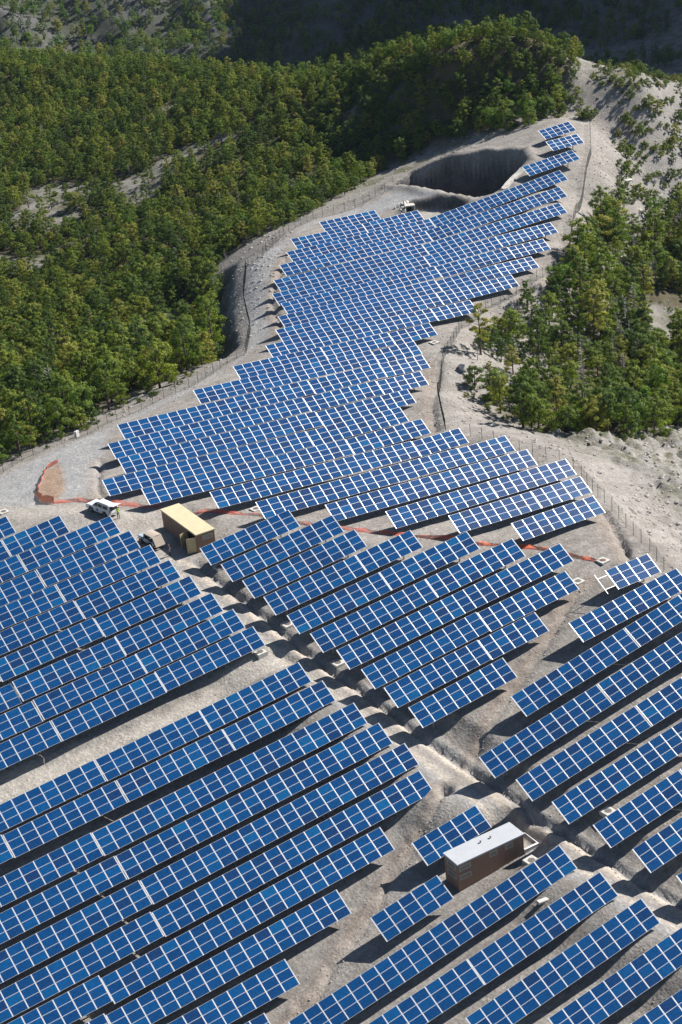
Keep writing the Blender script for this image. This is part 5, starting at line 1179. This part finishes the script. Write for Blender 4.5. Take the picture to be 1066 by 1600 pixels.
# ------------------------------------------------------------------ people
M_SKIN = plain('skin', (0.42, 0.26, 0.19), 0.6, 0, 0.05)
M_HAIR = plain('dark_hair', (0.03, 0.022, 0.016), 0.7)
M_HIVIS = plain('yellow_high_visibility_cloth', (0.50, 0.86, 0.05), 0.7, 0, 0.05)
M_TROUS = plain('dark_work_trousers', (0.025, 0.028, 0.035), 0.85)
M_JACK = plain('dark_red_brown_jacket', (0.07, 0.025, 0.03), 0.85)
M_SHOE = plain('dark_boots', (0.02, 0.017, 0.015), 0.7)
def person(loc, rz, top, label, arms):
    V, E, Rr = [], [], []
    def pt(p, r, par=None):
        V.append(p); Rr.append(r)
        if par is not None: E.append((par, len(V) - 1))
        return len(V) - 1
    pel = pt((0, 0, .96), .125); sp = pt((0, .01, 1.14), .115, pel); ch = pt((0, .005, 1.34), .13, sp)
    nk = pt((0, 0, 1.49), .055, ch); h0 = pt((0, -.015, 1.58), .078, nk); h1 = pt((0, -.02, 1.67), .093, h0); pt((0, -.005, 1.75), .066, h1); pt((0, -.115, 1.645), .016, h1)
    for s in (-1, 1): pt((s * .095, 0, 1.655), .016, h1)
    for s, (el, wr) in zip((-1, 1), arms):
        sh = pt((s * .185, 0, 1.43), .062, ch); e = pt((s * el[0], el[1], el[2]), .044, sh); w = pt((s * wr[0], wr[1], wr[2]), .029, e)
        d = (Vector((s * wr[0], wr[1], wr[2])) - Vector((s * el[0], el[1], el[2]))).normalized()
        side = d.cross(Vector((0, 1, .2))).normalized(); nrm = d.cross(side)
        W0 = Vector((s * wr[0], wr[1], wr[2]))
        pm = pt(tuple(W0 + d * .07), .030, w)
        for k in range(4):
            o = W0 + d * .10 + side * (.024 * (k - 1.5)); f1 = pt(tuple(o), .010, pm); ln = (.055, .065, .06, .045)[k]
            f2 = pt(tuple(o + d * ln * .6 - nrm * .008), .009, f1); pt(tuple(o + d * ln - nrm * .025), .008, f2)
        t1 = pt(tuple(W0 + d * .05 + side * .04), .011, pm); pt(tuple(W0 + d * .085 + side * .055 - nrm * .012), .010, t1)
    for s, st in ((-1, .06), (1, -.05)):
        hp = pt((s * .095, 0, .90), .095, pel); kn = pt((s * .105, -.03 + st * .5, .50), .064, hp); an = pt((s * .11, .02 + st, .10), .043, kn)
        heel = pt((s * .11, .05 + st, .045), .038, an); pt((s * .125, -.17 + st, .035), .034, an)
    me = bpy.data.meshes.new('person'); me.from_pydata(V, E, []); o = bpy.data.objects.new('person_base', me); COL.objects.link(o)
    md = o.modifiers.new('skin', 'SKIN'); sv = me.skin_vertices[0].data
    for v, r in zip(sv, Rr): v.radius = (r, r * (.78 if r > .1 else 1)); v.use_root = False
    sv[0].use_root = True
    o.modifiers.new('sub', 'SUBSURF').levels = 2; o.modifiers['sub'].render_levels = 2
    dg = bpy.context.evaluated_depsgraph_get(); dg.update()
    me2 = bpy.data.meshes.new_from_object(o.evaluated_get(dg)); me2.name = 'person'
    bpy.data.objects.remove(o)
    me2.materials.clear()
    for m_ in (M_SKIN, M_HAIR, top, M_TROUS, M_SHOE): me2.materials.append(m_)
    for p in me2.polygons:
        c = p.center
        if c.z > 1.70 or (c.z > 1.56 and c.y > .02): k = 1
        elif c.z > 1.50: k = 0
        elif abs(c.x) > .15 and any((c - Vector((s * a[1][0], a[1][1], a[1][2]))).length < .20 for s, a in zip((-1, 1), arms)): k = 0
        elif c.z > .93 or abs(c.x) > .205: k = 2
        elif c.z > .12: k = 3
        else: k = 4
        p.material_index = k; p.use_smooth = True
    ob = link('person', me2, None, loc, (0, 0, rz)); tag(ob, label, 'person')
    return ob
px, py = -51.45, 2.75
person((px, py, gz(px, py)), math.radians(165), M_HIVIS, 'person in a yellow high visibility top standing behind the white car', (((.25, -.10, 1.20), (.19, -.32, 1.16)), ((.24, -.04, 1.15), (.21, -.22, 1.02))))
px, py = -50.25, -10.4
person((px, py, gz(px, py)), math.radians(60), M_JACK, 'person in dark clothes standing in the shade by the canvas topped truck', (((.24, .02, 1.15), (.23, -.06, .90)), ((.24, -.02, 1.15), (.20, -.16, .98))))

# ------------------------------------------------------------------ fences
M_FENCE = plain('dark_green_fence_steel', (0.030, 0.055, 0.048), 0.5, 0.3, 0.1, 2.0)
def resample(line, step):
    line = [Vector((p[0], p[1], 0)) for p in line]; out = []; carry = 0.0
    for a, b in zip(line[:-1], line[1:]):
        l = (b - a).length; d = carry
        while d < l: out.append(a + (b - a) * d / l); d += step
        carry = d - l
    return out
def fence(line, label, step=2.5, h=2.0):
    P = resample(line, step); Z = ground([(p.x, p.y) for p in P])
    mid = P[len(P) // 2]; root = empty('mesh_fence', (mid.x, mid.y, Z[len(P) // 2])); tag(root, label, 'fence', 'perimeter fence')
    o0 = root.location
    pm = MB(); pm.tube([(0, 0, -.4), (0, 0, h + .08)], .036, 5); pme = pm.mesh('post', M_FENCE)
    for p, z in zip(P, Z): link('post', pme, root, (p.x - o0.x, p.y - o0.y, z - o0.z))
    W = MB(); tk = .010
    Q = resample(line, .17); QZ = np.interp(np.arange(len(Q)) * .17, np.arange(len(P)) * step, Z)
    for k in range(len(Q) - 1):
        a, b = Q[k] - Vector((o0.x, o0.y, 0)), Q[k + 1] - Vector((o0.x, o0.y, 0)); za, zb = QZ[k] - o0.z, QZ[k + 1] - o0.z
        d = (b - a).normalized() * tk / 2; nn = Vector((-d.y, d.x, 0))
        W.add([(a.x - d.x, a.y - d.y, za + .05), (a.x + d.x, a.y + d.y, za + .05), (a.x + d.x, a.y + d.y, za + h), (a.x - d.x, a.y - d.y, za + h)], [(0, 1, 2, 3)])
        W.add([(a.x - nn.x, a.y - nn.y, za + .05), (a.x + nn.x, a.y + nn.y, za + .05), (a.x + nn.x, a.y + nn.y, za + h), (a.x - nn.x, a.y - nn.y, za + h)], [(0, 1, 2, 3)])
        if k % 4 == 0 and k + 4 < len(Q):
            b = Q[k + 4] - Vector((o0.x, o0.y, 0)); zb = QZ[k + 4] - o0.z
            for j in range(11):
                zz = .05 + j * (h - .06) / 10
                W.add([(a.x, a.y, za + zz - tk * .6), (b.x, b.y, zb + zz - tk * .6), (b.x, b.y, zb + zz + tk * .6), (a.x, a.y, za + zz + tk * .6)], [(0, 1, 2, 3)])
    wm = W.build('wire_mesh', M_FENCE, root); wm['kind'] = 'stuff'
    return root
fence(FENCE_L, 'dark wire mesh fence between the left gravel road and the forest')
fence(FENCE_R, 'dark green wire mesh fence along the far right edge of the plateau')
fence(FENCE_S, 'wire mesh fence running down the right bank past the glinting table')

# ------------------------------------------------------------------ orange netting
def net_material(name, col, gap):
    m, nt, b, out = new_mat(name)
    tc = N(nt, 'ShaderNodeTexCoord'); f = noise(nt, tc.outputs['Object'], 2.5, 3)
    L(nt, mix(nt, ramp(nt, f, [(.3, 0.), (.7, 1.)]), tuple(c * .75 for c in col), col), b.inputs['Base Color'])
    b.inputs['Roughness'].default_value = .6
    uv = N(nt, 'ShaderNodeUVMap'); uv.uv_map = 'UVMap'
    s = N(nt, 'ShaderNodeSeparateXYZ'); L(nt, uv.outputs[0], s.inputs[0])
    def hole(ax): return math_(nt, 'LESS_THAN', math_(nt, 'ABSOLUTE', math_(nt, 'SUBTRACT', math_(nt, 'FRACT', math_(nt, 'DIVIDE', ax, .09)), .5)), gap / 2)
    hl = math_(nt, 'MULTIPLY', hole(s.outputs[0]), hole(s.outputs[1]))
    L(nt, math_(nt, 'SUBTRACT', 1.0, hl), b.inputs['Alpha'])
    return m
M_NETA = net_material('orange_safety_mesh', (0.90, 0.17, 0.07), .42)
M_NETB = net_material('faded_red_safety_mesh', (0.72, 0.14, 0.09), .62)
M_STAKE = plain('rusty_steel_stake', (0.10, 0.05, 0.03), .8)
def netting(line, label, mat, h, seed, lie):
    g = np.random.default_rng(seed)
    P = resample(line, .3); n = len(P); Z = ground([(p.x, p.y) for p in P])
    o0 = Vector((P[n // 2].x, P[n // 2].y, Z[n // 2])); root = empty('safety_netting', o0); tag(root, label, 'netting', 'orange safety netting')
    xs = np.arange(n) * .3
    hh = h * (.72 + .55 * fbm(xs, xs * 0 + seed * 7., 4.0, 3)); hh = np.clip(hh, .15, 1.15)
    V, F, UV = [], [], []; rowsn = 6
    for i, p in enumerate(P):
        a, b = P[max(i - 1, 0)], P[min(i + 1, n - 1)]; t = (b - a).normalized(); nn = Vector((-t.y, t.x, 0))
        for j in range(rowsn):
            f = j / (rowsn - 1)
            s = lie * f * (1 + 1.2 * float(fbm(np.array([xs[i]]), np.array([3. * seed]), 2.5, 2)[0])) + .10 * math.sin(xs[i] * 2.3 + j * 1.1) * f + g.normal() * .025
            V.append((p.x + nn.x * s - o0.x, p.y + nn.y * s - o0.y, Z[i] - o0.z + .02 + hh[i] * f * (1 - .25 * lie * f) + g.normal() * .02)); UV.append((xs[i], f * 1.0))
    for i in range(n - 1):
        for j in range(rowsn - 1): F.append((i * rowsn + j, (i + 1) * rowsn + j, (i + 1) * rowsn + j + 1, i * rowsn + j + 1))
    me = bpy.data.meshes.new('net'); me.from_pydata(V, [], F); me.materials.append(mat)
    ul = me.uv_layers.new(name='UVMap')
    for lp in me.loops: ul.data[lp.index].uv = UV[lp.vertex_index]
    me.polygons.foreach_set('use_smooth', [True] * len(F)); link('net', me, root)
    sm = MB(); sm.tube([(0, 0, -.3), (.03, 0, 1.05)], .018, 5); sme = sm.mesh('stake', M_STAKE)
    for i in range(0, n, 12): link('stake', sme, root, (P[i].x - o0.x, P[i].y - o0.y, Z[i] - o0.z), (g.normal() * .08, g.normal() * .08, 0))
netting(NET_A[:-6], 'bright orange netting curling round the patch of brown earth on the left', M_NETA, 1.2, 1, .35)
netting(NET_A[-7:], 'red orange netting trailing behind the white car towards the cabin', M_NETB, .5, 2, .6)
netting(NET_B[:8], 'sagging red netting from the yellow cabin to the middle of the field', M_NETB, .42, 3, .45)
netting(NET_B[7:], 'orange netting sagging along the right edge down to a round manhole', M_NETA, .5, 4, .45)

# ------------------------------------------------------------------ cable pits and small site furniture
PIT_LABEL = ['beside the corner table above the sandy strip', 'beside the track ditch, second from the white roofed hut', 'by the ditch right below the yellow cabin', 'by the ditch between the third and fourth row ends',
             'behind a table at the right of the track', 'beside the white roofed hut', 'at the right end of the lowest long middle row', 'wrapped in the end of the orange netting',
             'on the bare ground in front of the plateau rows', 'by the right fence next to the plateau rows', 'at the left edge above the first rows']
for (x, y), lb in zip(PITS, PIT_LABEL):
    z = gz(x, y)
    root = empty('cable_pit', (x, y, z), (0, 0, .1)); tag(root, 'concrete cable pit with round cover ' + lb, 'cable pit', 'concrete cable pits')
    mb = MB(); a, r = .68, .42; n = 24
    out_ = []
    for k in range(n):
        t = 2 * math.pi * k / n; c, s = math.cos(t), math.sin(t); m_ = max(abs(c), abs(s)); out_.append((a * c / m_, a * s / m_))
    inn = [(r * math.cos(2 * math.pi * k / n), r * math.sin(2 * math.pi * k / n)) for k in range(n)]
    V_ = [(p[0], p[1], .22) for p in out_] + [(p[0], p[1], .22) for p in inn] + [(p[0], p[1], -.4) for p in out_] + [(p[0], p[1], .02) for p in inn]
    F_ = []
    for k in range(n):
        q = (k + 1) % n; F_ += [(k, q, n + q, n + k), (2 * n + k, 2 * n + q, q, k), (n + k, n + q, 3 * n + q, 3 * n + k)]
    mb.add(V_, F_); mb.build('collar', M_CONC, root)
    mb = MB(); mb.disc((0, 0, .16), r - .02, .10, 24); mb.tube([(-.12, 0, .22), (0, 0, .26), (.12, 0, .22)], .02, 5); mb.disc((0, 0, .215), r * .7, .02, 20); mb.build('cover', M_IRON, root)
x, y = SLAB[0]
mb = MB(); mb.box((0, 0, .1), (1.5, .55, .24)); mb.box((0, 0, .24), (1.42, .47, .05)); o = mb.build('concrete_slab', M_CONC, None, (x, y, gz(x, y)), (0, .1, 0), bevel=.02); tag(o, 'pale concrete trench lid lying between two front tables', 'slab')
x, y = BARREL[0]
mb = MB(); mb.box((0, 0, .45), (.7, .45, .9)); mb.box((0, 0, .93), (.76, .5, .06)); o = mb.build('meter_box', M_WHITEP, None, (x, y, gz(x, y)), (0, 0, .4), bevel=.02); tag(o, 'small white box standing at the left fence', 'box')
# culvert with pale boulders
x, y = CULVERT[0]; z = gz(x, y)
root = empty('culvert', (x, y, z), (0, 0, math.radians(-25))); tag(root, 'concrete culvert mouth among pale boulders beside the sandy basin', 'culvert')
mb = MB(); mb.box((-.95, 0, .5), (.25, 1.8, 1.9)); mb.box((.95, 0, .5), (.25, 1.8, 1.9)); mb.box((0, .1, 1.36), (1.64, 1.9, .2)); mb.box((0, .82, .5), (1.64, .16, 1.5)); mb.build('headwall', M_CONC, root)
mb = MB(); mb.disc((0, .70, .55), .5, .06, 18, axis='y'); mb.build('pipe_mouth', M_DARK, root)
g = random.Random(4)
for i in range(26):
    a = math.radians(g.uniform(60, 260)); d = g.uniform(1.3, 3.0)
    bx, by = x + d * math.cos(a) * 1.1, y + d * math.sin(a)
    o = link('boulder', WSTONES[i % 3], None, (bx, by, gz(bx, by) + .1), (g.random() * 3, g.random() * 3, g.random() * 6)); sc = g.uniform(.6, 1.4); o.scale = (sc, sc, sc)
    tag(o, 'pale boulder heaped round the concrete culvert mouth', 'boulder', 'pale boulders round the culvert')
# slope drain
mb = MB(); P = resample(CHUTE, .8); Z = ground([(p.x, p.y) for p in P]); o0 = Vector((P[0].x, P[0].y, Z[0]))
for i in range(len(P) - 1):
    a, b = P[i], P[i + 1]; t = (b - a).normalized(); nn = Vector((-t.y, t.x, 0)); 
    def q(p, z, s, h): return (p.x + nn.x * s - o0.x, p.y + nn.y * s - o0.y, z + h - o0.z)
    za, zb = Z[i], Z[i + 1]
    mb.hexa([q(a, za, -.55, -.1), q(a, za, .55, -.1), q(b, zb, .55, -.1), q(b, zb, -.55, -.1)], [q(a, za, -.55, .12), q(a, za, .55, .12), q(b, zb, .55, .12), q(b, zb, -.55, .12)])
    for s in (-.62, .62): mb.hexa([q(a, za, s - .07, -.1), q(a, za, s + .07, -.1), q(b, zb, s + .07, -.1), q(b, zb, s - .07, -.1)], [q(a, za, s - .07, .36), q(a, za, s + .07, .36), q(b, zb, s + .07, .36), q(b, zb, s - .07, .36)])
o = mb.build('slope_drain', M_CONC, None, o0); tag(o, 'pale concrete slope drain running down the bank into the dark hollow', 'drain')
# big single boulders on the right slope
for i, ((x, y), sc, lb) in enumerate(zip(BOULDERS, (2.2, 1.6, 1.5, 1.3, 2.0, 1.2), ('large pale boulder at the foot of the upper right scree', 'pale boulder on the upper right slope above the trees', 'pale boulder beside the shrubs on the upper right', 'small pale boulder near the fence on the right scree', 'white boulder under the trees outside the middle right fence', 'grey boulder on the right scree below the fence bend'))):
    o = link('boulder', WSTONES[i % 3], None, (x, y, gz(x, y) + .15 * sc), (i, i * 2, i)); o.scale = (sc, sc, sc * .8); tag(o, lb, 'boulder')
# loose stones: one mass
so = [scene.objects.get(n) for n in ()]
rows = []
g = np.random.default_rng(77)
def strew(P, lo, hi, prob=1.0, pick=(0, 3)):
    P = P[g.random(len(P)) < prob]; z = ground(P)
    for p, q in zip(P, z): rows.append((p[0], p[1], q, int(g.integers(*pick)), float(lo + (hi - lo) * g.random() ** 3), float(g.random() * 6.28)))
for i, line in enumerate(DITCHES):
    R_ = resample(line, .16); A_ = np.array([(p.x, p.y) for p in R_]); strew(A_ + g.normal(size=A_.shape) * (.7 if i == 0 else .6), .07, .27)
for line in (FENCE_L, FENCE_R, FENCE_S):
    A_ = np.array([(p.x, p.y) for p in resample(line, .22)]); strew(A_ + g.normal(size=A_.shape) * 1.6, .10, .45)
for poly, s in ((P_SHRUBR, 1.6),):
    x0, x1, y0, y1 = bbox(poly); P = jgrid(x0, x1, y0, y1, s); strew(P[sdist_far(P, poly) > -6], .15, .8)
P = jgrid(-100, 125, -110, 160, 1.7); sp = sdist_far(P, PLATEAU)
strew(P[(sp < -1) & (sp > -26) & (sdist_far(P, P_FORESTL) < 2)], .12, .7)
PR_ = jgrid(0, 75, -75, 30, .9); spr = sdist_far(PR_, PLATEAU); strew(PR_[(spr < -3) & (fbm(PR_[:, 0], PR_[:, 1], 9, 3) > -.05)], .12, .9, .7)
strew(P[(sp > 0)], .06, .24, .45)
P = jgrid(-5, 125, 60, 150, 1.5); bd, bs, _ = pdist(P, BANK); strew(P[(bd < 12) & (bs > 0)], .2, .9)
SO = []
for i in range(3):
    o = link('boulder', STONES[i], None, (BOULDERS[5][0] + 2 + i * 1.7, BOULDERS[5][1] - 1.5 + i, gz(BOULDERS[5][0] + 2 + i * 1.7, BOULDERS[5][1] - 1.5 + i)), (0, 0, i)); tag(o, ['grey stone nearest the scree boulder', 'grey stone in the middle of three on the right scree', 'grey stone farthest right of three on the scree'][i], 'boulder', 'three grey stones on the right scree'); SO.append([o])
print('stones', len(rows)); mass('loose_stones', rows, SO)

# ------------------------------------------------------------------ thin blue summer air
hm = bpy.data.materials.new('haze'); hm.use_nodes = True
hn = hm.node_tree; hn.nodes.clear()
ho = hn.nodes.new('ShaderNodeOutputMaterial'); hv = hn.nodes.new('ShaderNodeVolumePrincipled')
hv.inputs['Color'].default_value = (0.55, 0.76, 1.0, 1); hv.inputs['Density'].default_value = 0.00003; hv.inputs['Anisotropy'].default_value = 0.1
hn.links.new(hv.outputs[0], ho.inputs['Volume'])
lo = Vector((min(gx) - 5, min(gy) - 5, float(GZ.min()) - 1)); hi = Vector((max(gx) + 5, max(gy) + 5, max(float(GZ.max()) + 12, CAMPOS[2] + 3)))
mb = MB(); mb.box((0, 0, 0), hi - lo)
hz = mb.build('haze', hm, None, (lo + hi) / 2); tag(hz, kind='stuff')
scene.cycles.volume_bounces = 0

print('objects', len(scene.objects))
